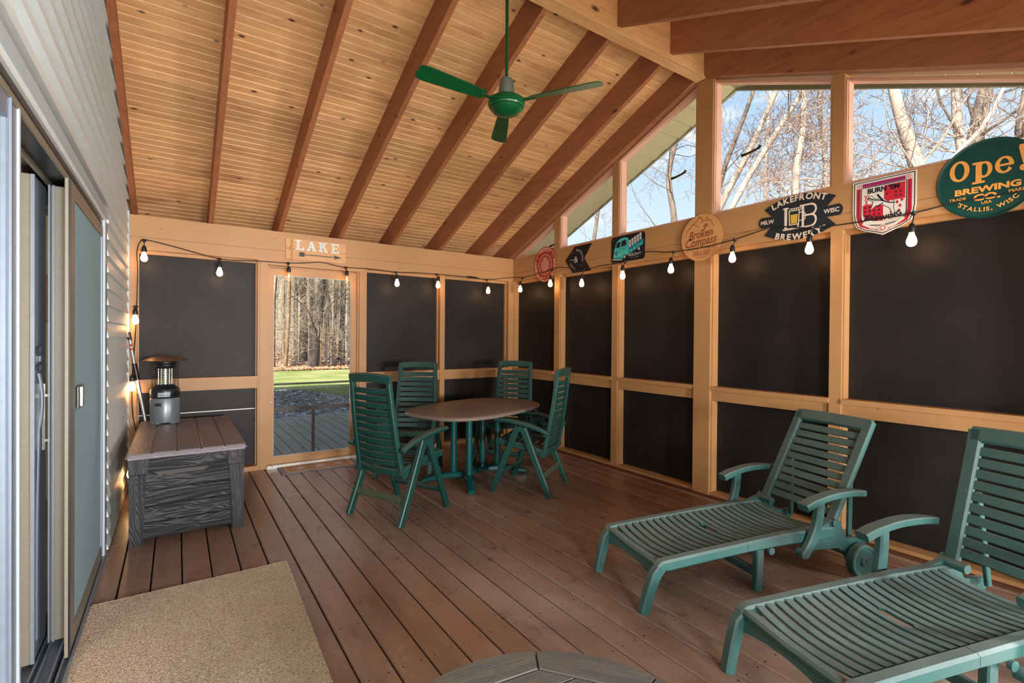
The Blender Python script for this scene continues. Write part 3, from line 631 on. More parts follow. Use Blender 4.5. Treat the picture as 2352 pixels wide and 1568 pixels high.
# ------------------------------------------------------------------ high-back resin dining chairs
def chair(loc, rz, label):
    c = empty('dining_chair', loc, rz, label, 'chair', 'green high-back chairs around the dining table')
    m = 'green_resin'
    X = lambda s: s - 0.275
    for s in (-1, 1):
        yf, ya = s * 0.262, s * 0.268
        bm = BM(); ribbon(bm, [(X(0.02), yf, 0), (X(0.15), yf, 0.30), (X(0.262), yf, 0.575)], 0.042, 0.052, (0, 1, 0), 0.006, tl=[0.050, 0.054, 0.058]); finish('leg', bm, m, c, 35)
        bm = BM(); ribbon(bm, [(X(0.55), yf, 0), (X(0.43), yf, 0.30), (X(0.312), yf, 0.580)], 0.040, 0.048, (0, 1, 0), 0.006, tl=[0.044, 0.048, 0.052]); finish('leg', bm, m, c, 35)
        bm = BM(); pts = bez((X(0.03), ya, 0.535), (X(0.22), ya, 0.635), (X(0.53), ya, 0.632), 12)
        ribbon(bm, pts, 0.060, 0.030, (0, 1, 0), 0.008, wl=[0.040, 0.044, 0.048, 0.052, 0.056, 0.06, 0.062, 0.064, 0.064, 0.062, 0.058, 0.052, 0.044], tl=[0.024] + [0.032] * 11 + [0.026]); finish('armrest', bm, m, c, 35)
        bm = BM(); tube(bm, [(X(0.285), s * 0.245, 0.565), (X(0.285), s * 0.288, 0.565)], 0.024, 14); finish('pivot_cap', bm, m, c, 40)
        bm = BM(); tube(bm, [(X(0.09), s * 0.205, 0.355), (X(0.09), s * 0.245, 0.355)], 0.030, 14); tube(bm, [(X(0.065), s * 0.215, 0.53), (X(0.065), s * 0.262, 0.53)], 0.018, 10); finish('hinge', bm, m, c, 40)
    bm = BM(); bar(bm, (X(0.093), -0.245, 0.165), (X(0.093), 0.245, 0.165), 0.052, 0.024, (0.4, 0, 0.9), 0.005); finish('stretcher', bm, 'green_resin_muddy', c, 35)
    bm = BM(); bar(bm, (X(0.49), -0.245, 0.145), (X(0.49), 0.245, 0.145), 0.05, 0.024, (-0.7, 0, 0.7), 0.005); finish('stretcher', bm, m, c, 35)
    # seat: two side rails, front and rear rails, eight dipped slats
    def seatz(s): return 0.372 + (s - 0.08) * 0.155 + 0.012 * math.sin(PI * (s - 0.08) / 0.46)
    bm = BM()
    for s in (-1, 1): ribbon(bm, [(X(t), s * 0.213, seatz(t) - 0.012) for t in (0.08, 0.17, 0.26, 0.35, 0.44, 0.53)], 0.040, 0.052, (0, 1, 0), 0.006)
    finish('seat_rail', bm, m, c, 35)
    for k in range(8):
        t = 0.105 + k * 0.058; front = k == 7
        pts = [(X(t + (0.012 if not front else 0.018) * (1 - (q / 0.2) ** 2) * (1 if front else -1)), q, seatz(t) - 0.014 * (1 - (q / 0.2) ** 2)) for q in (-0.2, -0.13, -0.065, 0, 0.065, 0.13, 0.2)]
        bm = BM(); ribbon(bm, pts, 0.016 if not front else 0.034, 0.048 if not front else 0.052, (0.15, 0, 1), 0.004); finish('seat_slat', bm, m, c, 35)
    # back: bowed frame with thirteen slats
    def bx(z):                                                # s of the back at height z
        u = (z - 0.36) / 0.73
        return 0.085 - 0.075 * u - 0.055 * math.sin(PI * min(1, u) ) * 0.35 - 0.035 * u * u
    def hw(z): return 0.232 - 0.030 * (z - 0.36) / 0.73
    zs = [0.345, 0.45, 0.56, 0.68, 0.80, 0.92, 1.02, 1.070]
    for s in (-1, 1):
        bm = BM(); rows = []
        ribbon(bm, [(X(bx(z)), s * (hw(z) - 0.019), z) for z in zs], 0.040, 0.036, (0, 1, 0), 0.006); finish('back_stile', bm, m, c, 35)
    bm = BM(); ribbon(bm, [(X(bx(1.05) - 0.016 * (1 - (q / 0.2) ** 2)), q, 1.044 + 0.012 * (1 - (q / 0.2) ** 2)) for q in (-0.203, -0.15, -0.08, 0, 0.08, 0.15, 0.203)], 0.066, 0.034, (-0.16, 0, 1), 0.008); finish('back_top_rail', bm, m, c, 35)
    bm = BM(); ribbon(bm, [(X(bx(0.36) - 0.030 * (1 - (q / 0.2) ** 2)), q, 0.366) for q in (-0.21, -0.14, -0.07, 0, 0.07, 0.14, 0.21)], 0.05, 0.02, (-0.16, 0, 1), 0.004); finish('back_lower_rail', bm, m, c, 35)
    for k in range(11):
        z = 0.428 + k * 0.0530; h_ = hw(z) - 0.036
        pts = [(X(bx(z) - 0.020 * (1 - (q / h_) ** 2)), q, z) for q in (-h_, -h_ * .66, -h_ * .33, 0, h_ * .33, h_ * .66, h_)]
        bm = BM(); ribbon(bm, pts, 0.0435, 0.014, (-0.2, 0, 1), 0.003); finish('back_slat', bm, m, c, 35)
    return c
ch = chair((1.43, 3.635, 0), R(24.5), 'nearest green slatted chair with its back to the camera and mud-stained legs')
dup(ch, (2.675, 3.575, 0), math.atan2(0.445, -0.304), 'green slatted chair seen from the side at the right end of the table')
dup(ch, (1.935, 4.62, 0), R(-128.5), 'green slatted chair beyond the left end of the table, facing the camera')
dup(ch, (2.965, 4.44, 0), R(-145), 'green slatted chair beyond the table in the corner of the porch')

# ------------------------------------------------------------------ sun loungers
def lounger(loc, rz, ang, arm_ds, label):
    c = empty('sun_lounger', loc, rz, label, 'lounger', 'teal resin sun loungers'); m = 'teal_resin'
    zt = lambda s: 0.252 + 0.048 * math.sin(min(1.0, s / 1.2) * PI / 2)
    HS, HZ = 1.20, 0.300; W2 = 0.27
    for sg in (-1, 1):
        y = sg * (W2 - 0.028)
        # foot half and head half of the side rail, with the seam between them
        foot = [(0.062 + 0.0, y, zt(0) - 0.075), (0.066, y, zt(0) - 0.045)]
        arc = [(0.066 + 0.075 * (1 - math.cos(a)), y, zt(0) - 0.058 + 0.03 * math.sin(a)) for a in [R(t) for t in (20, 45, 70, 90)]]
        bm = BM(); ribbon(bm, [(0.045, y, zt(0) - 0.035), (0.062, y, zt(0) - 0.020)] + [(s, y, zt(s) - 0.028) for s in (0.09, 0.14, 0.22, 0.34, 0.46, 0.578)], 0.056, 0.056, (0, 1, 0), 0.010, tl=[0.05, 0.048] + [0.056] * 6); finish('side_rail', bm, m, c, 40)
        bm = BM(); ribbon(bm, [(s, y, zt(s) - 0.028 - (0.006 if s > 0.9 else 0)) for s in (0.580, 0.7, 0.85, 1.0, 1.12, 1.20)], 0.056, 0.056, (0, 1, 0), 0.010, tl=[0.056, 0.06, 0.064, 0.07, 0.072, 0.060]); finish('side_rail', bm, m, c, 40)
        bm = BM(); ribbon(bm, [(-0.030, sg * 0.228, 0.0), (0.0, sg * 0.236, 0.11), (0.030, sg * 0.242, 0.19), (0.068, y, zt(0) - 0.022)], 0.050, 0.052, (0, 1, 0), 0.008, tl=[0.046, 0.05, 0.056, 0.05]); finish('leg', bm, m, c, 35)
        bm = BM(); bar(bm, (0.700, sg * 0.222, 0.245), (0.690, sg * 0.222, 0.0), 0.036, 0.052, (0, 1, 0), 0.006); tube(bm, [(0.735, sg * 0.262, 0.222), (0.735, sg * 0.278, 0.222)], 0.019, 14); finish('leg', bm, m, c, 35)
        # rear bracket down to the axle
        pl = [(0.96, 0.175), (1.02, 0.285), (1.17, 0.325), (1.215, 0.335), (1.245, 0.325), (1.30, 0.215), (1.45, 0.205), (1.46, 0.175), (1.42, 0.12), (1.385, 0.075), (1.34, 0.060), (1.295, 0.135), (1.24, 0.170), (1.08, 0.180)]
        bm = BM(); poly(bm, pl, sg * 0.235, sg * 0.262, lambda p, q, s: (p, s, q)); tube(bm, [(1.205, sg * 0.262, 0.318), (1.205, sg * 0.272, 0.318)], 0.022, 14); finish('rear_bracket', bm, m, c, 30)
        bm = BM(); lathe(bm, [(0.078, -0.026), (0.090, -0.024), (0.094, -0.018), (0.094, 0.018), (0.090, 0.024), (0.078, 0.026), (0.074, 0.022), (0.030, 0.020), (0.026, 0.028), (0.0105, 0.028), (0.008, 0.022)], 36)
        bmesh.ops.rotate(bm, verts=bm.verts, cent=(0, 0, 0), matrix=Matrix.Rotation(PI / 2 * (-1 if sg > 0 else 1), 3, 'X')); bmesh.ops.translate(bm, verts=bm.verts, vec=(1.375, sg * 0.292, 0.0945)); finish('wheel', bm, m, c, 30)
        # arm and its curved post
        a0 = 0.905 + arm_ds; yy = sg * 0.302
        bm = BM(); ribbon(bm, bez((a0, yy, 0.445), (a0 + 0.20, yy, 0.525), (a0 + 0.455, yy, 0.482), 12), 0.062, 0.034, (0, 1, 0), 0.006, wl=[0.066] * 9 + [0.06, 0.054, 0.046, 0.038], tl=[0.040] * 3 + [0.034] * 10); finish('armrest', bm, m, c, 35)
        bm = BM(); ribbon(bm, bez((a0 + 0.12, sg * 0.300, 0.462), (a0 + 0.12, sg * 0.30, 0.30), (a0 + 0.015 + (0.05 if arm_ds < 0 else 0), sg * 0.290, 0.175), 10), 0.040, 0.052, (0, 1, 0), 0.008); tube(bm, [(a0 + 0.02, sg * 0.262, 0.19), (a0 + 0.02, sg * 0.305, 0.19)], 0.026, 14); finish('arm_post', bm, m, c, 35)
        bm = BM(); tube(bm, [(HS - 0.015, sg * 0.150, HZ + 0.012), (HS - 0.015, sg * 0.262, HZ + 0.012)], 0.022, 14); finish('hinge_roller', bm, m, c, 40)
    # foot panel: curved end board between the legs
    bm = BM(); n = 10
    pts = [(-0.243 + 0.486 * i / n) for i in range(n + 1)]
    lo = [(y, 0.150 + 0.035 * (1 - (y / 0.243) ** 2)) for y in pts]; hi = [(y, zt(0) - 0.040) for y in pts[::-1]]
    poly(bm, lo + hi, 0.030, 0.046, lambda p, q, s: (s + 0.20 * (q - 0.15), p, q)); finish('end_board', bm, m, c)
    bm = BM(); ribbon(bm, [(0.058, -0.243, zt(0) - 0.022), (0.058, 0, zt(0) - 0.030), (0.058, 0.243, zt(0) - 0.022)], 0.034, 0.05, (0, 0, 1), 0.010); finish('end_rail', bm, m, c, 40)
    bm = BM(); bar(bm, (0.695, -0.21, 0.085), (0.695, 0.21, 0.085), 0.045, 0.03, (0, 0, 1), 0.005); finish('stretcher', bm, m, c, 35)
    bm = BM(); bar(bm, (1.375, -0.27, 0.0945), (1.375, 0.27, 0.0945), 0.02, 0.02, (0, 0, 1), 0.004); finish('axle', bm, m, c, 35)
    for k in range(22):
        s0 = 0.112 + k * 0.0478
        if k in (9, 10):
            # the pair with the hand-hold between them
            pts = []
            for q in (-0.215, -0.07, -0.055, 0.055, 0.07, 0.215):
                pts.append(q)
            inn = abs; d_ = 0.013
            sg2 = -1 if k == 9 else 1
            def edge(q): return s0 + sg2 * (0.0185 - (d_ if abs(q) <= 0.056 else 0))
            def zq(q): return zt(s0) - 0.004 - 0.016 * (1 - (q / 0.215) ** 2)
            bow = lambda q: -0.012 * (1 - (q / 0.215) ** 2)
            qs = [-0.215, -0.15, -0.07, -0.054, 0.0, 0.054, 0.07, 0.15, 0.215]
            bm = BM(); rows = []
            for q in qs:
                a = s0 - sg2 * 0.0185 * -1 + bow(q) if False else None
                e1 = s0 + sg2 * 0.0185 + bow(q); e2 = s0 - sg2 * (0.0185 - (0.013 if abs(q) <= 0.056 else 0)) + bow(q)
                lo_, hi_ = (min(e1, e2), max(e1, e2)); z_ = zq(q)
                rows.append([bm.verts.new((lo_, q, z_ - 0.012)), bm.verts.new((hi_, q, z_ - 0.012)), bm.verts.new((hi_, q, z_)), bm.verts.new((lo_, q, z_))])
            for i in range(len(rows) - 1):
                for j in range(4): bm.faces.new((rows[i][j], rows[i][(j + 1) % 4], rows[i + 1][(j + 1) % 4], rows[i + 1][j]))
            bm.faces.new(rows[0][::-1]); bm.faces.new(rows[-1]); finish('bed_slat', bm, m, c)
            continue
        pts = [(s0 - 0.012 * (1 - (q / 0.215) ** 2), q, zt(s0) - 0.010 - 0.016 * (1 - (q / 0.215) ** 2)) for q in (-0.215, -0.145, -0.07, 0, 0.07, 0.145, 0.215)]
        bm = BM(); ribbon(bm, pts, 0.012, 0.037, (0.03, 0, 1), 0.003); finish('bed_slat', bm, m, c, 40)
    # backrest
    ca, sa = math.cos(R(ang)), math.sin(R(ang)); Lb = 0.655
    B = lambda u, q, w=0.0: (HS + 0.01 + u * ca - w * sa, q, HZ + 0.005 + u * sa + w * ca)
    nrm = (-sa, 0, ca)
    for sg in (-1, 1):
        bm = BM(); ribbon(bm, [B(u, sg * (0.262 - 0.030)) for u in (-0.01, 0.2, 0.4, 0.58, 0.640)], 0.062, 0.034, (0, 1, 0), 0.009); finish('back_stile', bm, m, c, 40)
    bm = BM(); ribbon(bm, [B(0.618 + 0.006 * (1 - (q / 0.25) ** 2), q) for q in (-0.245, -0.12, 0, 0.12, 0.245)], 0.034, 0.076, nrm, 0.009); finish('back_top_rail', bm, m, c, 40)
    for k in range(10):
        u = 0.062 + k * 0.0535
        bm = BM(); ribbon(bm, [B(u, q, -0.004) for q in (-0.205, -0.1, 0, 0.1, 0.205)], 0.012, 0.042, nrm, 0.003); finish('back_slat', bm, m, c, 40)
    for q in (-0.2, 0.2): bm = BM(); bar(bm, B(0.35, q, -0.03), (1.40, q, 0.19), 0.02, 0.03, (0, 1, 0), 0.004); finish('back_prop', bm, m, c, 40)
    return c
lounger((1.992, 1.824, 0), R(-15.8), 61, 0.015, 'teal slatted sun lounger with reclined back and a wheel, beside the ridge post')
lounger((1.808, 0.910, 0), R(-19.6), 76, -0.155, 'dusty teal sun lounger with upright back in the near right corner')

# ------------------------------------------------------------------ coffee table
wood('grey_teak', (88, 86, 82), (124, 120, 114), 0.6, axis=0, grain=12, var=0.14, bump=0.25)
ct = empty('coffee_table', (0.655, 0.760, 0), 0, 'round weathered grey wooden coffee table cut off by the bottom of the picture', 'table')
CZ = 0.42
for k in range(8):
    a0 = R(59.9 + 45 * k) + 0.004; a1 = a0 + PI / 4 - 0.008
    o = circle(0, 0, 0.4535, n=10, a0=a0, a1=a1); ri = 0.376
    i_ = [(ri * math.cos(a1), ri * math.sin(a1)), (ri * math.cos(a0), ri * math.sin(a0))]
    bm = BM(); am = (a0 + a1) / 2
    poly(bm, o + i_, CZ - 0.025, CZ, lambda p, q, s: (p, q, s), 0.002)
    bmesh.ops.rotate(bm, verts=bm.verts, cent=(0, 0, 0), matrix=Matrix.Rotation(-am - PI / 2, 3, 'Z'))
    p_ = finish('rim_segment', bm, 'grey_teak', ct); p_.rotation_euler = (0, 0, am + PI / 2)
ap = 0.376 * math.cos(PI / 8) - 0.004; th = R(59.9 + 22.5 - 90 + 0)
oct_ = [(0.372 * math.cos(R(59.9 + 45 * k) - th), 0.372 * math.sin(R(59.9 + 45 * k) - th)) for k in range(8)]
def clip(pts, y0, y1):
    def half(P, f):
        out = []
        for i in range(len(P)):
            a, b = P[i], P[(i + 1) % len(P)]; fa, fb = f(a), f(b)
            if fa >= 0: out.append(a)
            if fa * fb < 0: t = fa / (fa - fb); out.append((a[0] + t * (b[0] - a[0]), a[1] + t * (b[1] - a[1])))
        return out
    return half(half(pts, lambda p: p[1] - y0), lambda p: y1 - p[1])
n_ = 9; w_ = 2 * 0.348 / n_
for k in range(n_):
    P_ = clip(oct_, -0.348 + k * w_ + 0.003, -0.348 + (k + 1) * w_ - 0.003)
    if len(P_) < 3: continue
    bm = BM(); poly(bm, P_, CZ - 0.022, CZ - 0.002); s_ = finish('top_slat', bm, 'grey_teak', ct); s_.rotation_euler = (0, 0, th)
bm = BM(); poly(bm, circle(0, 0, 0.40, n=32), CZ - 0.06, CZ - 0.026); finish('apron', bm, 'grey_teak', ct)
for a in (15, 105, 195, 285):
    bm = BM(); x, y = 0.33 * math.cos(R(a)), 0.33 * math.sin(R(a)); bar(bm, (x, y, CZ - 0.03), (x * 1.06, y * 1.06, 0.0), 0.045, 0.045, (-y, x, 0), 0.004); finish('leg', bm, 'grey_teak', ct)

# ------------------------------------------------------------------ storage box
def boxmat(name, a, b, rough, amp, axis):
    g = G(name); sc = [11.0] * 3; sc[axis] = 1.6; c = g.coord(tuple(sc))
    w = g.n('ShaderNodeTexNoise', {'Vector': c, 'Scale': 1.0, 'Detail': 1, 'Distortion': 0.5}).outputs['Fac']
    f = g.math('SINE', g.math('MULTIPLY', w, 115.0)); f = g.math('ADD', g.math('MULTIPLY', f, 0.5), 0.5)
    col = g.ramp(f, [(0.1, srgb(*a)), (0.9, srgb(*b))]); g.bump(f, amp, 0.003); return g.set(col, rough)
boxmat('box_plastic', (22, 22, 24), (42, 41, 44), 0.55, 0.8, 0); boxmat('box_plastic_v', (26, 26, 28), (42, 41, 44), 0.55, 0.45, 2)
boxmat('lid_plastic', (116, 108, 114), (126, 117, 122), 0.40, 0.12, 1); plain('lid_groove', (52, 48, 48), 0.5)
sb = empty('storage_box', (0.075, 4.64, 0), 0, 'dark grey plastic storage box moulded like wood planks, under the patio heater', 'box')
S = lambda n, e, m, b=0.004: bxo(n, (e[0] - 0.075, e[1] - 0.075, e[2] - 4.64, e[3] - 4.64, e[4], e[5]), m, sb, b)
x0, x1, y0, y1 = -0.235, 0.385, 3.935, 5.345
hs = [0.03, 0.135, 0.240, 0.345, 0.452]
for a, b in zip(hs[:-1], hs[1:]): S('front_plank', (x0 + .02, x1 - .02, y0, y0 + 0.02, a, b - 0.003), 'box_plastic')
S('front_top_plank', (x0 + .02, x1 - .02, y0 - 0.004, y0 + 0.02, 0.455, 0.553), 'box_plastic')
S('box_body', (x0 + 0.005, x1 - 0.005, y0 + 0.012, y1, 0.025, 0.55), 'box_plastic_v')
bm = BM(); poly(bm, [(-0.155 - .04, 0.462), (-0.125 - .04, 0.436), (0.125 - .04, 0.436), (0.155 - .04, 0.462)], -0.714, -0.702, lambda p, q, s: (p, s, q)); finish('finger_pull', bm, 'lid_groove', sb)
for sx_, xa in ((-1, x0 - 0.012), (1, x1 + 0.012)):
    for yy, d_ in ((y0 - 0.016, 1), (y1 + 0.016, -1)):
        bm = BM(); w0, w1 = 0.072, 0.104
        pts = [(0, 0), (-sx_ * w0, 0), (-sx_ * (w1 - .014), 0.452), (0, 0.452)]
        poly(bm, pts, 0, d_ * 0.06, lambda p, q, s: (xa + p - 0.075, yy + s - 4.64, q), 0.004); finish('corner_post', bm, 'box_plastic_v', sb)
        bm = BM(); poly(bm, [(sx_ * .003, 0.456), (-sx_ * (w1 - .008), 0.456), (-sx_ * w1, 0.552), (sx_ * .003, 0.552)], -0.003 * d_, d_ * 0.06, lambda p, q, s: (xa + p - 0.075, yy + s - 4.64, q), 0.003); finish('corner_cap', bm, 'box_plastic_v', sb)
for k in range(5): S('side_plank', (x1 - 0.004, x1 + 0.006, y0 + 0.06, y1 - 0.06, 0.03 + k * 0.105, 0.13 + k * 0.105), 'box_plastic_v')
bm = BM(); box(bm, x0 - 0.030 - .075, x1 + 0.030 - .075, y0 - 0.034 - 4.64, y1 + 0.03 - 4.64, 0.553, 0.583, 0.012, seg=2); finish('lid', bm, 'lid_plastic', sb, 40)
w_ = (x1 - x0 + 0.060) / 5
for k in range(5):
    a = x0 - 0.030 + k * w_; e0 = 0.008 if k == 0 else 0.005; e1 = 0.008 if k == 4 else 0.005
    S('lid_plank', (a + e0, a + w_ - e1, y0 - 0.026, y1 + 0.022, 0.578, 0.591), 'lid_plastic', 0.005)
LZ = 0.591

# ------------------------------------------------------------------ patio heater on the box
plain('heater_grey', (118, 126, 132), 0.34, 0.35, 0.04, 300); plain('reflector_bronze', (120, 96, 80), 0.38, 0.6, 0.08, 20); plain('collar_black', (30, 34, 40), 0.28, 0.1); plain('mesh_steel', (215, 225, 205), 0.25, 0.9)
ht = empty('patio_heater', (-0.078, 5.20, LZ), 0, 'table-top patio heater with grey cylinder and domed bronze reflector', 'heater')
bm = BM(); pr = [(0.124, 0.012), (0.126, 0.02), (0.126, 0.225), (0.122, 0.232)]; lathe(bm, pr, 40); finish('gas_cylinder_cover', bm, 'heater_grey', ht, 40)
for a in range(4):
    bm = BM(); t = R(45 + 90 * a); box(bm, 0.085, 0.127, -0.04, 0.04, 0, 0.02, 0.004); bmesh.ops.rotate(bm, verts=bm.verts, cent=(0, 0, 0), matrix=Matrix.Rotation(t, 3, 'Z')); finish('foot', bm, 'heater_grey', ht)
bm = BM(); poly(bm, circle(-0.050, 0.178, 0.014, n=10, a0=PI / 2, a1=3 * PI / 2) + circle(0.010, 0.178, 0.014, n=10, a0=-PI / 2, a1=PI / 2), -0.128, -0.10, lambda p, q, s: (p - 0.02, s + 0.006, q)); finish('grip_slot', bm, 'stop_black', ht)
bm = BM(); lathe(bm, [(0.120, 0.230), (0.124, 0.245), (0.124, 0.300), (0.118, 0.315), (0.100, 0.325), (0.070, 0.352), (0.05, 0.354)], 40); finish('burner_collar', bm, 'collar_black', ht, 35)
for k in range(3): bxo('control_plate', (-0.078 + .02, 0.022 + .02, -0.1285, -0.120, 0.250 + 0.014 * k, 0.258 + 0.014 * k), 'heater_grey', ht)
bm = BM(); tube(bm, [(0.085, -0.085, 0.275), (0.108, -0.108, 0.275)], 0.02, 16); finish('control_knob', bm, 'black_plastic', ht, 40)
bm = BM()
for k in range(12): lathe(bm, [(0.112, 0.335 + k * 0.0215), (0.1135, 0.3365 + k * 0.0215), (0.112, 0.338 + k * 0.0215), (0.1105, 0.3365 + k * 0.0215), (0.112, 0.335 + k * 0.0215)], 32, cap=False)
for k in range(6):
    a = 2 * PI * k / 6 + .3; tube(bm, [(0.112 * math.cos(a), 0.112 * math.sin(a), 0.31), (0.112 * math.cos(a), 0.112 * math.sin(a), 0.60)], 0.002, 5)
finish('wire_guard', bm, 'dark_metal', ht, 60)
bm = BM(); lathe(bm, [(0.026, 0.352), (0.026, 0.500)], 18); finish('burner_mesh', bm, 'mesh_steel', ht, 60)
for a in (0, 72, 144, 216, 288):
    bm = BM(); x, y = 0.058 * math.cos(R(a + 20)), 0.058 * math.sin(R(a + 20)); tube(bm, [(x, y, 0.35), (x, y, 0.51)], 0.006, 8); finish('support_rod', bm, 'mesh_steel', ht, 60)
bm = BM(); lathe(bm, [(0.06, 0.498), (0.085, 0.503), (0.088, 0.512), (0.082, 0.518), (0.092, 0.526), (0.092, 0.536), (0.086, 0.541), (0.100, 0.549), (0.100, 0.560), (0.05, 0.575)], 36); finish('burner_head', bm, 'dark_metal', ht, 35)
bm = BM(); lathe(bm, [(0.190, 0.572), (0.192, 0.575), (0.17, 0.586), (0.13, 0.602), (0.08, 0.615), (0.03, 0.621), (0.006, 0.622), (0.004, 0.628), (0.001, 0.628), (0.001, 0.612), (0.08, 0.604), (0.15, 0.588), (0.189, 0.571)], 48, cap=False); finish('reflector', bm, 'reflector_bronze', ht, 40)

ht.scale = (0.865, 0.865, 0.94)
# ------------------------------------------------------------------ telescopic pole leaning in the corner
plain('pole_alu', (170, 176, 184), 0.3, 0.7); plain('pole_red', (176, 44, 36), 0.4)
tp = empty('telescopic_pole', (-0.135, 5.42, 0.0), 0, 'silver telescopic pole with black grips and a red sticker leaning in the corner', 'pole')
pa, pb = Vector((0, 0, 0)), Vector((-0.212, 0.028, 1.372))
def seg(n, a, b, r, m, k=12):
    bm = BM(); tube(bm, [pa.lerp(pb, a), pa.lerp(pb, b)], r, k); finish(n, bm, m, tp, 50)
seg('lower_tube', 0.0, 0.72, 0.0135, 'pole_alu'); seg('upper_tube', 0.72, 0.955, 0.0115, 'pole_alu'); seg('twist_grip', 0.695, 0.80, 0.019, 'black_plastic'); seg('end_grip', 0.95, 1.0, 0.016, 'black_plastic'); seg('red_sticker', 0.885, 0.925, 0.0120, 'pole_red'); seg('white_mark', 0.898, 0.908, 0.0122, 'siding_trim')

# ------------------------------------------------------------------ mats
g = G('beige_loop_pile'); v = g.n('ShaderNodeTexVoronoi', {'Vector': g.coord((1, 1, 1), False), 'Scale': 260.0}).outputs; n = g.noise(g.coord((1, 1, 1), False), 4.0, 4)
rr = g.n('ShaderNodeSeparateXYZ', {0: v['Color']}).outputs[0]
col = g.ramp(rr, [(0.0, srgb(124, 94, 66)), (0.14, srgb(180, 158, 134)), (0.5, srgb(206, 188, 166)), (1.0, srgb(226, 212, 194))])
col = g.mix(g.ramp(n, [(0.35, (0.3, 0.3, 0.3, 1)), (0.65, (0, 0, 0, 1))]), col, srgb(178, 152, 124)); g.bump(v['Distance'], 0.9, 0.004); g.set(col, 0.95)
bm = BM(); out = [(-0.352, 1.30), (0.478, 1.30), (0.50, 1.95), (0.520, 2.60), (0.535, 3.05), (0.543, 3.148), (0.30, 3.150), (0.05, 3.153), (-0.20, 3.150), (-0.325, 3.152), (-0.345, 3.135), (-0.350, 2.6)]
poly(bm, out, 0.0005, 0.0125, None, 0.003)
cp = finish('carpet_mat', bm, 'beige_loop_pile', None, 60); tag(cp, 'beige loop-pile carpet mat in front of the sliding door', 'mat')
tf = BM(); rt_ = random.Random(4)
for i in range(18000):
    if i % 6 == 0:
        e_ = rt_.random()
        if e_ < .5: x, y = rt_.uniform(-.34, .54), 3.150 + rt_.uniform(-.004, .003)
        else: y = rt_.uniform(1.9, 3.14); x = 0.50 + (y - 1.95) * 0.0345 + rt_.uniform(-.004, .004)
    else: x, y = rt_.uniform(-.345, .50), rt_.uniform(1.85, 3.145)
    s = rt_.uniform(0.0019, 0.0032); z = 0.0120; a = rt_.random() * 6.28
    vs = [tf.verts.new((x + s * math.cos(a + t), y + s * math.sin(a + t), z)) for t in (0, 2.09, 4.19)]; tpv = tf.verts.new((x, y, z + s * 0.9))
    for q in range(3): tf.faces.new((vs[q], vs[(q + 1) % 3], tpv))
pile = finish('carpet_pile', tf, 'beige_loop_pile', cp); pile['kind'] = 'stuff'
dm = empty('doormat', (1.235, 5.33, 0), 0, 'thin brown doormat with grey rubber edge at the screen door', 'doormat')
plain('mat_rubber', (120, 124, 132), 0.6); plain('coir', (176, 132, 92), 0.95, 0, 0.3, 120, 0.5); plain('mat_print', (206, 196, 184), 0.9)
bm = BM(); box(bm, -0.385, 0.365, -0.175, 0.135, 0, 0.008, 0.003); finish('rubber_border', bm, 'mat_rubber', dm)
bm = BM(); box(bm, -0.350, 0.330, -0.145, 0.11, 0.007, 0.0115, 0.001); finish('coir_field', bm, 'coir', dm)
bm = BM()
for e_ in ((-0.33, -0.325, -0.13, 0.10), (-0.318, -0.314, -0.13, 0.10), (0.305, 0.31, -0.13, 0.10), (0.294, 0.298, -0.13, 0.10), (-0.31, 0.29, -0.132, -0.128)): box(bm, e_[0], e_[1], e_[2], e_[3], 0.0112, 0.0122)
for cx in (-0.19, 0.0, 0.19):
    for r_ in (0.035, 0.055):
        o_ = circle(cx, -0.02, r_, r_ * .8, 20); i2 = circle(cx, -0.02, r_ - .005, r_ * .8 - .005, 20); ring(bm, o_, i2, 0.0112, 0.0122)
    for a in range(5): bar(bm, (cx, -0.02, 0.0118), (cx + 0.022 * math.cos(a * 1.257), -0.02 + 0.022 * math.sin(a * 1.257), 0.0118), 0.006, 0.0008, (math.sin(a * 1.257), -math.cos(a * 1.257), 0))
finish('printed_scrolls', bm, 'mat_print', dm)

# ------------------------------------------------------------------ ceiling fan
fn_ = empty('ceiling_fan', (1.722, 2.595, 2.79), 0, 'green ceiling fan hanging on a long rod from the ridge beam', 'fan')
bm = BM(); tube(bm, [(0, 0, 0.16), (0, 0, 0.80)], 0.0105, 14); finish('down_rod', bm, 'fan_green', fn_, 50)
bm = BM(); lathe(bm, [(0.012, 0.200), (0.034, 0.198), (0.042, 0.186), (0.048, 0.14), (0.055, 0.085), (0.056, 0.078)], 28); finish('rod_cover', bm, 'fan_cap', fn_, 40)
bm = BM(); lathe(bm, [(0.056, 0.082), (0.095, 0.074), (0.113, 0.062), (0.118, 0.048), (0.118, 0.036), (0.110, 0.030), (0.112, 0.022), (0.108, 0.014), (0.100, 0.012), (0.100, 0.006), (0.085, -0.012), (0.055, -0.026), (0.02, -0.032), (0.002, -0.033)], 44); finish('motor_housing', bm, 'fan_green', fn_, 30)
bm = BM(); lathe(bm, [(0.05, 0.815), (0.06, 0.80), (0.045, 0.76), (0.02, 0.74)], 24); finish('ceiling_canopy', bm, 'fan_green', fn_, 40)
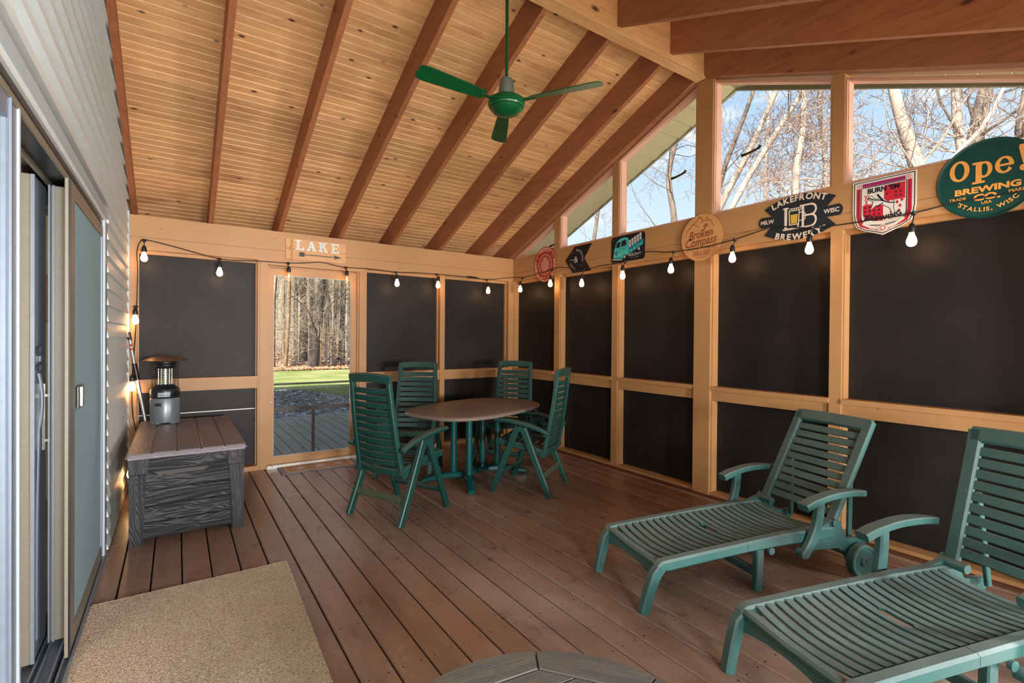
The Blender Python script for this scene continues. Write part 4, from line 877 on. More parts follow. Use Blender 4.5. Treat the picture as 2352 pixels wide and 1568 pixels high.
for a in (-58, 62, 182):
    bm = BM(); box(bm, 0.10, 0.20, -0.018, 0.018, 0.044, 0.050, 0.002)
    out = [(0.17, -0.034), (0.30, -0.044), (0.56, -0.056), (0.60, -0.050), (0.615, -0.025), (0.615, 0.03), (0.60, 0.052), (0.56, 0.056), (0.30, 0.044), (0.17, 0.032)]
    b2 = len(bm.verts); poly(bm, out, -0.003, 0.003, lambda p, q, s: (p, q, s + 0.05 + q * 0.22), 0)
    bmesh.ops.rotate(bm, verts=bm.verts, cent=(0, 0, 0), matrix=Matrix.Rotation(R(a), 3, 'Z')); finish('fan_blade', bm, 'fan_green', fn_)

# ------------------------------------------------------------------ string lights
def em(name, c, s):
    g = G(name); o = g.t.nodes['Material Output']; e2 = g.n('ShaderNodeEmission', {0: c, 1: s}); g.t.links.new(e2.outputs[0], o.inputs[0])
em('bulb_glow', (1.0, 0.66, 0.34, 1), 8.0); em('filament_glow', (1.0, 0.55, 0.15, 1), 14.0)
glass('bulb_glass', (1.0, 0.93, 0.8, 1), 0.10, 0.06)
sl = empty('string_lights', (0, 0, 0), 0, 'black cord of warm round bulbs strung along the top of both screened walls', 'string lights')
farp = [(-0.255, 5.47, 0.30), (-0.315, 5.476, 0.62), (-0.322, 5.474, 0.93), (-0.305, 5.475, 1.25), (-0.292, 5.472, 1.55), (-0.284, 5.47, 1.923), (-0.291, 5.47, 2.076), (-0.269, 5.468, 2.175), (-0.235, 5.465, 2.195), (-0.195, 5.463, 2.195), (-0.018, 5.46, 2.161), (0.338, 5.455, 2.085), (0.55, 5.46, 2.088), (0.70, 5.465, 2.096), (0.95, 5.455, 2.100), (1.12, 5.46, 2.118), (1.28, 5.465, 2.139), (1.42, 5.46, 2.118), (1.536, 5.455, 2.106), (1.80, 5.465, 2.114), (2.108, 5.455, 2.102), (2.38, 5.465, 2.118), (2.636, 5.455, 2.120), (3.09, 5.465, 2.118), (3.354, 5.455, 2.108), (3.60, 5.455, 2.145), (3.71, 5.44, 2.160)]
rgp = [(3.735, 5.36, 2.160), (3.735, 5.227, 2.138), (3.74, 4.98, 2.150), (3.735, 4.639, 2.175), (3.735, 4.507, 2.190), (3.735, 4.273, 2.160), (3.735, 4.053, 2.116), (3.74, 3.782, 2.128), (3.735, 3.473, 2.127), (3.74, 3.194, 2.192), (3.735, 2.885, 2.148), (3.735, 2.573, 2.142), (3.735, 2.288, 2.160), (3.735, 2.006, 2.204), (3.735, 1.94, 2.212), (3.735, 1.701, 2.155), (3.74, 1.471, 2.140), (3.735, 1.295, 2.138), (3.735, 1.113, 2.136), (3.74, 0.888, 2.158), (3.735, 0.619, 2.158), (3.74, 0.30, 2.15), (3.735, 0.0, 2.13), (3.74, -0.25, 2.16)]
def smooth_path(P, k=3):
    P = [Vector(p) for p in P]; out = []
    for i in range(len(P) - 1):
        p0, p1, p2, p3 = P[max(i - 1, 0)], P[i], P[i + 1], P[min(i + 2, len(P) - 1)]
        for j in range(k):
            t = j / k; out.append(0.5 * ((2 * p1) + (p2 - p0) * t + (2 * p0 - 5 * p1 + 4 * p2 - p3) * t * t + (3 * p1 - p0 - 3 * p2 + p3) * t ** 3))
    return out + [P[-1]]
bm = BM(); tube(bm, smooth_path(farp + rgp), 0.0042, 6); finish('cord', bm, 'cord_black', sl, 60)
bm = BM(); tube(bm, [(3.02, 5.462, 2.12), (3.06, 5.458, 2.122), (3.18, 5.458, 2.117), (3.22, 5.46, 2.112)], [0.005, 0.011, 0.011, 0.005], 8); finish('plug', bm, 'black_plastic', sl, 50)
def bulb(x, y, zn, zb, amber=False, lit=True, side=(0, 0), power=0.7):
    s = finish('lamp_socket', (lambda b: (lathe(b, [(0.010, 0.0), (0.019, 0.004), (0.020, 0.03), (0.014, 0.052), (0.006, 0.06)], 14), b)[1])(BM()), 'black_plastic', sl, 40, loc=(x, y, zb + 0.038))
    bm = BM(); dz = zn - zb - 0.038
    tube(bm, [(-side[0], -side[1], dz), (-side[0] * .7, -side[1] * .7, dz * 0.7), (0, 0, 0.055)], 0.0035, 6); lathe(bm, [(0.004, dz - 0.022), (0.016, dz - 0.006), (0.018, dz + 0.004), (0.006, dz + 0.010)], 8, (-side[0], -side[1], 0)); box(bm, -side[0] - 0.02, -side[0] + 0.02, -side[1] - 0.009, -side[1] + 0.009, dz - 0.006, dz + 0.006, 0.003); finish('cord_drop', bm, 'cord_black', s, 50)
    bm = BM(); pr = [(0.013, 0.042), (0.014, 0.030), (0.021, 0.012), (0.0265, -0.008), (0.027, -0.020), (0.023, -0.034), (0.013, -0.043), (0.001, -0.046)]
    lathe(bm, pr, 20); b = finish('light_bulb', bm, 'bulb_glass' if amber else 'bulb_glow', s, 60, loc=(0, 0, -0.038))
    if amber:
        bm = BM(); tube(bm, [(0.003, 0, -0.02), (0.004, 0, -0.04), (0.0, 0, -0.052), (-0.004, 0, -0.04), (-0.003, 0, -0.02)], 0.0035, 6); finish('filament', bm, 'filament_glow', s, 60)
    l = point('bulb_light', (x, y, zb - 0.055), power, (1.0, 0.48, 0.16), 0.03); return s
for x, zn, zb, am_ in ((-0.237, 2.195, 2.042, 0), (0.338, 2.085, 1.957, 0), (0.947, 2.100, 1.962, 1), (1.530, 2.106, 1.974, 1), (2.100, 2.102, 1.976, 0), (2.620, 2.120, 1.990, 0), (3.335, 2.108, 1.965, 0)):
    bulb(x, 5.42, zn, zb, am_, side=(0, -0.035))
bulb(-0.298, 5.42, 1.60, 1.486, side=(0, -0.05)); bulb(-0.318, 5.425, 0.985, 0.90, side=(0, -0.05)); bulb(-0.300, 4.98, 0.36, 0.24, side=(0, 0.0))
bm = BM(); tube(bm, smooth_path([(-0.255, 5.47, 0.30), (-0.29, 5.30, 0.20), (-0.30, 5.1, 0.30), (-0.30, 4.98, 0.36)]), 0.0042, 6); finish('cord', bm, 'cord_black', sl, 60)
for y, zn, zb in ((5.215, 2.138, 1.991), (4.593, 2.180, 2.010), (4.041, 2.116, 1.965), (3.439, 2.130, 1.992), (2.856, 2.148, 1.992), (2.261, 2.162, 2.017), (1.678, 2.155, 2.005), (1.092, 2.138, 1.972), (0.50, 2.158, 1.98)):
    bulb(3.70, y, zn, zb, side=(-0.035, 0))

# ------------------------------------------------------------------ small things
plain('dry_leaf', (190, 110, 60), 0.8, 0, 0.2, 60)
def leafm(name, loc, rz, s, label, mat='dry_leaf'):
    bm = BM(); n = 9; top = []
    for i in range(n):
        a = 2 * PI * i / n; r_ = s * (1 if i % 2 else 0.5)
        top.append(bm.verts.new((r_ * math.cos(a), r_ * 0.7 * math.sin(a), 0.006 + 0.004 * math.sin(3 * a))))
    c_ = bm.verts.new((0, 0, 0.002))
    for i in range(n): bm.faces.new((c_, top[i], top[(i + 1) % n]))
    o = finish(name, bm, mat); o.location = loc; o.rotation_euler = (0, 0, rz); tag(o, label, 'leaf'); return o
leafm('fallen_leaf', (3.02, 3.62, 0.001), 0.4, 0.035, 'small orange leaf on the floor under the right-hand dining chair')
leafm('fallen_leaf', (2.76, 4.55, 0.001), 1.4, 0.03, 'tiny dry leaf on the floor behind the dining table foot')
plain('strip_olive', (72, 66, 30), 0.3, 0.5)
for (ya, za, yb, zb, lab) in ((2.98, 2.876, 2.822, 2.888, 'small dark curved hook on the gable window glass left of the ridge post'), (2.284, 2.883, 2.123, 2.885, 'small dark curved hook on the glass just right of the ridge post'), (4.80, 2.512, 4.66, 2.52, 'small dark hook in the lowest triangular gable window above the red round sign')):
    bm = BM(); ribbon(bm, [(0, 0, -0.012), (0, (yb - ya) * 0.3, -0.010), (0, (yb - ya) * 0.65, -0.002), (0, (yb - ya) * 0.93, 0.010), (0, (yb - ya), 0.026)], 0.012, 0.022, (1, 0, 0), 0.004, tl=[0.024, 0.02, 0.017, 0.022, 0.026])
    o = finish('window_hook', bm, 'strip_olive', None, 40, loc=(XR + 0.077, ya, za)); tag(o, lab, 'hook')  # dark curved marks on the panes, built as thin strips
# ------------------------------------------------------------------ signs
_tc = {}
def glyphs(s, bold=0.0, shear=0.0, ext=0.001):
    """mesh data (verts, faces, width) of a string at size 1, built from the built-in font"""
    key = (s, bold, shear, ext)
    if key in _tc: return _tc[key]
    cu = bpy.data.curves.new('t', 'FONT'); cu.body = s; cu.size = 1.0; cu.offset = bold; cu.shear = shear; cu.resolution_u = 3; cu.fill_mode = 'FRONT'
    ob = bpy.data.objects.new('t', cu); COL.objects.link(ob); dg = bpy.context.evaluated_depsgraph_get(); dg.update()
    me = bpy.data.meshes.new_from_object(ob.evaluated_get(dg))
    vs = [tuple(v.co) for v in me.vertices]; fs = [tuple(p.vertices) for p in me.polygons]
    bpy.data.objects.remove(ob); bpy.data.curves.remove(cu); bpy.data.meshes.remove(me)
    w = (min(v[0] for v in vs), max(v[0] for v in vs)) if vs else (0, 0.3)
    _tc[key] = (vs, fs, w); return _tc[key]
def text(bm, s, size, x, y, z, rot=0.0, bold=0.02, sx=1.0, shear=0.0, align='C', fn=None):
    vs, fs, (a, b) = glyphs(s, bold, shear); ox = {'C': (a + b) / 2, 'L': a, 'R': b}[align]
    c, sn = math.cos(rot), math.sin(rot); vv = []; z += 4e-4
    for v in vs:
        px, py = (v[0] - ox) * size * sx, v[1] * size
        p = (x + px * c - py * sn, y + px * sn + py * c)
        if fn: p = fn(*p)
        vv.append(bm.verts.new((p[0], p[1], z)))
    for f in fs:
        try: bm.faces.new([vv[i] for i in f])
        except Exception: pass
def arc(bm, s, size, cx, cy, r, mid, z, bold=0.02, sx=1.0, gap=0.12, inward=False, ry=None):
    """letters on a circle, centred on angle mid (radians); inward = readable along the bottom"""
    ws = []
    for ch_ in s:
        if ch_ == ' ': ws.append(0.30)
        else: a, b = glyphs(ch_, bold)[2]; ws.append(b - a)
    tot = (sum(ws) * sx + gap * (len(s) - 1)) * size; sg = 1 if inward else -1
    t = -tot / 2; k = 1 if ry is None else ry / r
    for ch_, w in zip(s, ws):
        a = mid + sg * (t + w * sx * size / 2) / r
        if ch_ != ' ':
            rr = r - (size * 0.36 if not inward else -size * 0.36)
            text(bm, ch_, size, cx + rr * math.cos(a), cy + rr * math.sin(a) * k, z, a + (-PI / 2 if not inward else PI / 2), bold, sx)
        t += (w * sx + gap) * size
def shape(bm, pts, z):
    z += (len(bm.faces) % 30) * 1.2e-5
    bm.faces.new([bm.verts.new((p[0], p[1], z)) for p in pts])
def line(bm, pts, w, z, closed=False):
    P = [Vector((p[0], p[1])) for p in pts]; n = len(P)
    for i in range(n if closed else n - 1):
        a, b = P[i], P[(i + 1) % n]; d = (b - a)
        if d.length < 1e-6: continue
        d.normalize(); q = Vector((-d.y, d.x)) * w / 2; e_ = d * w * 0.3
        shape(bm, [a - q - e_, b - q + e_, b + q + e_, a + q - e_], z)
def sgn(name, wall, pos, label, roll=0.0):
    if wall == 'R': m = Matrix(((0, 0, -1), (-1, 0, 0), (0, 1, 0)))
    else: m = Matrix(((1, 0, 0), (0, 0, -1), (0, 1, 0)))
    o = bpy.data.objects.new(name, None); COL.objects.link(o); o.matrix_world = Matrix.Translation(pos) @ m.to_4x4() @ Matrix.Rotation(roll, 4, 'Z')
    tag(o, label, 'sign'); return o
def flat(name, root, mat, fn, z=0.0):
    bm = BM(); fn(bm); me = bpy.data.meshes.new(name); bm.to_mesh(me); bm.free(); me.materials.append(MATS[mat]); o = bpy.data.objects.new(name, me); COL.objects.link(o); o.parent = root; return o
def plate(name, root, mat, pts, z0, z1, bev=0.0):
    bm = BM(); poly(bm, pts, z0, z1, None, bev); return finish(name, bm, mat, root)
XS = XR - 0.001
pw = {'tin_red': (168, 62, 44), 'ink_pink': (238, 190, 172), 'tin_black': (18, 20, 26), 'ink_grey': (196, 196, 196), 'tin_navy': (14, 26, 36), 'ink_teal': (70, 196, 190), 'ink_teal_dark': (36, 140, 148), 'ink_dark': (16, 30, 36),
      'ink_white': (226, 218, 208), 'plywood_face': (206, 148, 92), 'burnt_brown': (146, 84, 46), 'tin_charcoal': (30, 40, 44), 'ink_cream': (226, 208, 190), 'ink_gold': (206, 168, 60), 'ink_crimson': (190, 34, 52), 'ink_purple': (150, 40, 96), 'tin_white': (222, 216, 204), 'tin_green': (8, 62, 56), 'ink_orange': (226, 158, 76), 'ink_navy': (20, 26, 44), 'barn_wood': (206, 158, 112), 'rope_tan': (202, 150, 98), 'letter_white': (214, 222, 220), 'letter_grey': (120, 130, 130), 'arrow_iron': (62, 66, 66)}
for n_, c_ in pw.items(): plain(n_, c_, 0.34 if n_.startswith(('tin', 'ink')) else 0.7, 0, 0.08 if n_ in ('barn_wood', 'plywood_face', 'rope_tan') else 0.0, 60)

# LAKE sign on the far wall
s = sgn('lake_sign', 'F', (1.228, YF - 0.002, 2.252), 'light wooden LAKE sign with rope and arrow above the screen door')
def brd(x0, x1, y0, y1, c=0.012):
    return [(x0 + c, y0), (x1 - c, y0), (x1, y0 + c), (x1, y1 - c), (x1 - c, y1), (x0 + c, y1), (x0, y1 - c), (x0, y0 + c)]
plate('sign_board', s, 'barn_wood', brd(-0.303, 0.303, 0.003, 0.108), 0, 0.014, 0.002); plate('sign_board', s, 'barn_wood', brd(-0.303, 0.303, -0.105, -0.001), 0, 0.014, 0.002)
bm = BM(); tube(bm, [(-0.243 + 0.003 * math.sin(i * 2.1), -0.118 + i * 0.0125, 0.020 + 0.001 * (i % 2)) for i in range(19)], [0.0075 + 0.0016 * (i % 2) for i in range(19)], 7); lathe(bm, [(0.001, -0.015), (0.013, -0.010), (0.016, 0.0), (0.012, 0.010), (0.001, 0.014)], 10, (-0.252, 0.012, 0.026)); finish('rope', bm, 'rope_tan', s, 60)
def slab(bm, x, strokes, z0, z1):
    for i, st in enumerate(strokes): poly(bm, [(x + a, b) for a, b in st], z0, z1 - i * 2.5e-4)
Lh, B0 = 0.098, -0.004
rc = lambda x0, x1, y0, y1: [(x0, B0 + y0), (x1, B0 + y0), (x1, B0 + y1), (x0, B0 + y1)]
glyph = {
    'L': [rc(0, .056, .088, .100), rc(.014, .040, .012, .088), rc(0, .086, 0, .014), rc(.074, .086, .014, .034)],
    'A': [rc(-.004, .034, 0, .012), rc(.052, .096, 0, .012), [(.008, B0 + .012), (.030, B0 + .012), (.052, B0 + .1), (.036, B0 + .1)], [(.062, B0 + .012), (.086, B0 + .012), (.056, B0 + .1), (.034, B0 + .1)], rc(.028, .066, .034, .046)],
    'K': [rc(0, .046, 0, .012), rc(0, .046, .088, .1), rc(.012, .034, .012, .088), [(.034, B0 + .040), (.074, B0 + .09), (.056, B0 + .09), (.034, B0 + .062)], [(.042, B0 + .060), (.066, B0 + .012), (.088, B0 + .012), (.056, B0 + .074)], rc(.060, .098, 0, .012), rc(.052, .084, .088, .1)],
    'E': [rc(0, .084, 0, .013), rc(0, .084, .087, .1), rc(.013, .036, .013, .087), rc(.036, .062, .044, .056), rc(.072, .084, .013, .032), rc(.072, .084, .068, .087), rc(.054, .062, .038, .062)]}
for ch_, x in (('L', -0.193), ('A', -0.092), ('K', 0.012), ('E', 0.126)):
    bm = BM(); slab(bm, x * 1.12 + 0.004, glyph[ch_], 0.013, 0.019); finish('letter', bm, 'letter_white', s)
    def strp(bm, x=x):
        for j in range(5): shape(bm, [(x * 1.12 + 0.018, 0.010 + j * .017), (x * 1.12 + 0.042, 0.010 + j * .017), (x * 1.12 + 0.042, 0.012 + j * .017), (x * 1.12 + 0.018, 0.012 + j * .017)], 0.0193)
    flat('paint_stripe', s, 'letter_grey', strp)
bm = BM(); poly(bm, [(-0.13, -0.052), (0.20, -0.052), (0.20, -0.044), (-0.13, -0.044)], 0.014, 0.019)
poly(bm, [(0.19, -0.048), (0.175, -0.070), (0.258, -0.048), (0.175, -0.026)], 0.014, 0.020)
for yy in (1, -1): poly(bm, [(-0.13, -0.048), (-0.115, -0.048 + yy * .02), (-0.175, -0.048 + yy * .024), (-0.165, -0.048 + yy * 0.012), (-0.182, -0.048 + yy * 0.010), (-0.168, -0.048)], 0.014, 0.019)
finish('arrow', bm, 'arrow_iron', s)

# round red sign with a hop cone
s = sgn('round_sign', 'R', (XS, 4.785, 2.263), 'round red metal sign with pink lettering rings and a hop cone in the far corner')
plate('sign_disc', s, 'tin_red', circle(0, 0, 0.219, n=64), 0.0, 0.006, 0.001)
def f(bm):
    ring_ = lambda r0, r1: [line(bm, circle(0, 0, (r0 + r1) / 2, n=64), r1 - r0, 0.0063, True)]
    ring_(0.196, 0.205); ring_(0.118, 0.126)
    arc(bm, 'INDEED', 0.062, 0, 0, 0.187, R(91), 0.0065, 0.025, 0.9, 0.14)
    arc(bm, 'BREWING', 0.062, 0, 0, 0.187, R(-27), 0.0065, 0.025, 0.9, 0.12)
    arc(bm, 'COMPANY', 0.062, 0, 0, 0.187, R(-148), 0.0065, 0.025, 0.9, 0.12)
    for a in (33, 146, -91): shape(bm, circle(0.163 * math.cos(R(a)), 0.163 * math.sin(R(a)), 0.008, n=10), 0.0065)
    for a in range(20):
        y = 0.085 - a * 0.0092; w = 0.072 * math.sin(PI * (a + 1.5) / 23) + 0.012
        for q in (-1, 1): line(bm, [(0, y - 0.014), (q * w * 0.6, y + 0.002), (q * w, y - 0.004 + (a % 2) * .006)], 0.0042, 0.0065)
    line(bm, [(0, 0.108), (0, -0.098)], 0.004, 0.0065)
    for q in ((-0.075, 0.03), (0.078, 0.045), (-0.07, -0.05), (0.072, -0.045), (0.045, 0.085), (-0.045, 0.082)): shape(bm, circle(q[0], q[1], 0.006, n=8), 0.0065)
flat('printed_lettering', s, 'ink_pink', f)

# black arrow sign
s = sgn('arrow_sign', 'R', (XS, 4.170, 2.252), 'black arrow-shaped metal sign pointing left with small white ring lettering')
plate('sign_plate', s, 'tin_black', [(-0.235, 0.008), (-0.068, 0.150), (0.210, 0.150), (0.086, 0.000), (0.200, -0.150), (-0.100, -0.150)], 0.0, 0.005, 0.001)
def f(bm):
    arc(bm, 'WESTBOUND', 0.034, -0.04, 0.0, 0.105, R(38), 0.0056, 0.01, 0.9, 0.13)
    arc(bm, 'DOWN', 0.034, -0.04, 0.0, 0.105, R(-128), 0.0056, 0.01, 0.9, 0.13, True)
    line(bm, [(-0.12, 0.07), (-0.10, 0.10)], 0.003, 0.0056); line(bm, [(0.03, -0.07), (0.055, -0.085)], 0.003, 0.0056)
    line(bm, [(-0.145, 0.0), (-0.02, 0.0)], 0.006, 0.0056); text(bm, '&', 0.105, -0.045, -0.035, 0.0058, 0, 0.0)
flat('printed_lettering', s, 'ink_grey', f)

# van sign
s = sgn('van_sign', 'R', (XS, 3.442, 2.272), 'dark navy sign showing a teal pick-up van loaded with kegs')
def rr(w, h, r, cx=0, cy=0):
    o = []
    for (x, y, a) in ((w - r, -h + r, -90), (w - r, h - r, 0), (-w + r, h - r, 90), (-w + r, -h + r, 180)):
        for i in range(6): o.append((cx + x + r * math.cos(R(a + 18 * i)), cy + y + r * math.sin(R(a + 18 * i))))
    return o
plate('sign_plate', s, 'tin_navy', rr(0.222, 0.134, 0.03), 0.0, 0.005, 0.001)
flat('van_bed', s, 'ink_teal_dark', lambda bm: (shape(bm, [(0.02, -0.070), (0.205, 0.010), (0.208, 0.062), (0.02, 0.004)], 0.0054), shape(bm, [(-0.195, -0.095), (-0.06, -0.108), (-0.06, -0.088), (-0.195, -0.08)], 0.0058)))
flat('van_body', s, 'ink_teal', lambda bm: (shape(bm, [(-0.190, -0.085), (-0.185, -0.01), (-0.165, 0.03), (-0.150, 0.075), (-0.110, 0.102), (-0.05, 0.112), (0.0, 0.104), (0.012, 0.09), (0.018, 0.02), (0.018, -0.06), (-0.02, -0.075), (-0.05, -0.105)], 0.0056), [shape(bm, [(x, -0.052 + (x - .03) * .42), (x + .028, -0.040 + (x - .03) * .42), (x + .028, -0.018 + (x - .03) * .36), (x, -0.028 + (x - .03) * .36)], 0.0060) for x in (0.035, 0.08, 0.125, 0.165)]))
def f(bm):
    shape(bm, [(-0.155, 0.018), (-0.143, 0.068), (-0.095, 0.080), (-0.100, 0.018)], 0.006); shape(bm, [(-0.085, 0.020), (-0.078, 0.080), (-0.020, 0.088), (-0.012, 0.03)], 0.006)
    line(bm, circle(-0.150, -0.030, 0.016, n=16), 0.004, 0.006, True); line(bm, [(-0.160, -0.022), (-0.150, -0.040), (-0.140, -0.022)], 0.003, 0.006)
    line(bm, [(-0.185, -0.01), (-0.150, -0.062), (-0.095, 0.01)], 0.003, 0.006); line(bm, [(0.018, 0.02), (-0.08, 0.0)], 0.003, 0.006); text(bm, 'Soul', 0.022, -0.04, -0.012, 0.0062, 0.1, 0.0, 1, 0.3)
    for x, y in ((-0.035, -0.085), (0.15, -0.028)): shape(bm, circle(x, y, 0.020, 0.026, 16), 0.0059)
flat('van_outlines', s, 'ink_dark', f)
def f(bm):
    for x, y in ((-0.035, -0.085), (0.15, -0.028)): shape(bm, circle(x, y, 0.012, 0.017, 14), 0.0062)
    for x in (-0.172, -0.112): shape(bm, circle(x, -0.062, 0.011, n=14), 0.0064)
    shape(bm, [(-0.205, -0.102), (-0.07, -0.118), (-0.07, -0.108), (-0.205, -0.092)], 0.0062)
    for i in range(5):
        for j in range(2):
            x, y = 0.032 + i * 0.034, 0.022 + i * 0.013 + j * 0.036
            shape(bm, rr(0.014, 0.0165, 0.005, x, y), 0.0058)
    text(bm, 'SOULCRAFT', 0.036, 0.095, -0.088, 0.006, 0, 0.03, 0.85); text(bm, 'B R E W I N G', 0.016, 0.095, -0.110, 0.006, 0, 0.0)
flat('kegs_and_lettering', s, 'ink_grey', f)

# round plywood sign
s = sgn('round_wood_sign', 'R', (XS - 0.012, 2.583, 2.233), 'round light plywood sign with burnt mountains and brown lettering on the ridge post')
plate('sign_disc', s, 'burnt_brown', circle(0, 0, 0.2035, n=64), -0.001, 0.0085); plate('sign_face', s, 'plywood_face', circle(0, 0, 0.2025, n=64), 0.008, 0.010)
def f(bm):
    z = 0.0106
    line(bm, [(-0.150, 0.055), (-0.125, 0.098), (-0.108, 0.094), (-0.085, 0.128), (-0.072, 0.124), (-0.045, 0.108), (-0.028, 0.092)], 0.006, z)
    line(bm, [(-0.082, 0.130), (-0.062, 0.140), (-0.050, 0.138), (-0.018, 0.186), (0.004, 0.160), (0.010, 0.138)], 0.006, z)
    line(bm, [(0.002, 0.128), (0.024, 0.150), (0.045, 0.134), (0.070, 0.142), (0.092, 0.132), (0.118, 0.082)], 0.006, z)
    for a in range(5): line(bm, [(0.055, 0.158), (0.055 + 0.013 * math.cos(R(90 + 72 * a)), 0.158 + 0.013 * math.sin(R(90 + 72 * a)))], 0.004, z)
    line(bm, [(0.0, 0.058), (0.022, 0.062), (0.038, 0.078), (0.042, 0.102)], 0.012, z); shape(bm, [(0.018, 0.088), (0.026, 0.084), (0.044, 0.104), (0.066, 0.080), (0.072, 0.088), (0.044, 0.120)], z)
    text(bm, 'Broken', 0.098, -0.005, 0.0, z, R(3), 0.022, 0.82, 0.35); text(bm, 'Compass', 0.104, -0.002, -0.066, z, R(3), 0.022, 0.80, 0.35)
    text(bm, 'BREWING', 0.026, -0.084, -0.100, z, 0, 0.02); text(bm, 'COMPANY', 0.026, 0.084, -0.100, z, 0, 0.02)
    for q in (-1, 1):
        line(bm, [(q * 0.018, -0.128), (q * 0.085, -0.120)], 0.003, z)
        for i in range(4):
            for v in (-1, 1): shape(bm, circle(q * (0.030 + 0.016 * i), -0.1265 + v * 0.009, 0.008, 0.0035, 8), z)
    shape(bm, circle(0, -0.127, 0.008, n=6), z)
    text(bm, 'BRECKENRIDGE', 0.022, 0.0, -0.156, z, 0, 0.01, 0.95); text(bm, 'COLORADO', 0.016, 0.0, -0.176, z, 0, 0.01)
flat('burnt_lettering', s, 'burnt_brown', f)

# dark oval banner sign
s = sgn('banner_sign', 'R', (XS, 1.790, 2.258), 'dark charcoal oval sign with banner ends, cream lettering and a gold beer mug')
o_ = []
top = [(x, 0.168 - 0.066 * (x / 0.25) ** 2) for x in [-0.25 + 0.50 * i / 14 for i in range(15)]]
pts = top + [(0.190, 0.034), (0.272, 0.040), (0.288, 0.022), (0.294, 0.0), (0.288, -0.026), (0.272, -0.042), (0.190, -0.038)] + [(-x, -y) for x, y in top] + [(-0.190, -0.034), (-0.272, -0.040), (-0.288, -0.022), (-0.294, 0), (-0.288, 0.026), (-0.272, 0.042), (-0.190, 0.038)]
plate('sign_plate', s, 'tin_charcoal', [(x, y * 0.98) for x, y in pts], 0.0, 0.005, 0.001)
def f(bm):
    z = 0.0056
    arc(bm, 'LAKEFRONT', 0.062, 0, -0.36, 0.502, R(90), z, 0.035, 1.0, 0.09); arc(bm, 'BREWERY', 0.062, 0, 0.36, 0.502, R(-90), z, 0.035, 1.0, 0.12, True)
    text(bm, 'MILW', 0.042, -0.226, -0.014, z, 0, 0.03, 0.95); text(bm, 'WISC', 0.042, 0.222, -0.014, z, 0, 0.03, 0.95); text(bm, 'TM', 0.014, 0.175, -0.10, z)
    R_ = lambda a, b, c, d: shape(bm, [(a, c), (b, c), (b, d), (a, d)], z)
    R_(-0.108, -0.068, 0.070, 0.082); R_(-0.098, -0.078, -0.078, 0.070); R_(-0.108, 0.006, -0.088, -0.074); R_(-0.004, 0.006, -0.074, -0.052)
    R_(0.012, 0.10, 0.070, 0.082); R_(0.026, 0.042, -0.078, 0.070); R_(0.012, 0.10, -0.088, -0.076)
    for cy, ry in ((0.038, 0.040), (-0.040, 0.044)): line(bm, circle(0.092, cy, 0.030, ry - 0.004, 14, -PI / 2, PI / 2), 0.013, z)
    R_(0.04, 0.095, -0.005, 0.007)
    line(bm, [(-0.064, 0.05), (-0.060, -0.052), (0.004, -0.052), (0.008, 0.05)], 0.007, z + .0004)
    for i in range(5): line(bm, circle(-0.052 + i * 0.016, 0.058, 0.010, n=10), 0.005, z + .0004, True)
    line(bm, [(0.008, 0.03), (0.04, 0.03), (0.055, 0.005), (0.045, -0.028), (0.008, -0.030)], 0.006, z + .0004)
flat('printed_lettering', s, 'ink_cream', f)
flat('mug_beer', s, 'ink_gold', lambda bm: shape(bm, [(-0.054, 0.022), (-0.050, -0.044), (-0.006, -0.044), (-0.002, 0.022)], 0.0064))

# shield sign
s = sgn('shield_sign', 'R', (XS, 1.264, 2.262), 'white and crimson heraldic shield sign with a leaping white horse')
def shd(m, k=0.0):
    w = 0.1735 - m; t = 0.150 - m; o = [(-w, t), (w, t)]
    o += [(w, t - 0.20 + k), (w - 0.008, -0.118), (w * 0.86, -0.156 + m * .35), (w * .58, -0.186 + m * .7), (w * .28, -0.206 + m), (0, -0.226 + m * 1.25)]
    o += [(-x, y) for x, y in o[:1:-1] if x != 0][0:5]
    return o
plate('sign_plate', s, 'tin_white', shd(0.0), 0.0, 0.005, 0.001)
flat('outer_line', s, 'ink_navy', lambda bm: line(bm, shd(0.010), 0.005, 0.0054, True))
flat('crimson_border', s, 'ink_crimson', lambda bm: (line(bm, shd(0.034), 0.022, 0.0056, True)))
flat('purple_border', s, 'ink_purple', lambda bm: shape(bm, [(-0.128, 0.104), (0.128, 0.104), (0.128, 0.127), (-0.128, 0.127)], 0.0058))
flat('inner_line', s, 'ink_navy', lambda bm: (line(bm, shd(0.050), 0.005, 0.0060, True), text(bm, "BURN 'EM", 0.044, 0.0, 0.058, 0.0066, 0, 0.04, 0.9), arc(bm, 'BREWING', 0.042, 0, 0.13, 0.245, R(-90), 0.0066, 0.04, 0.9, 0.12, True)))
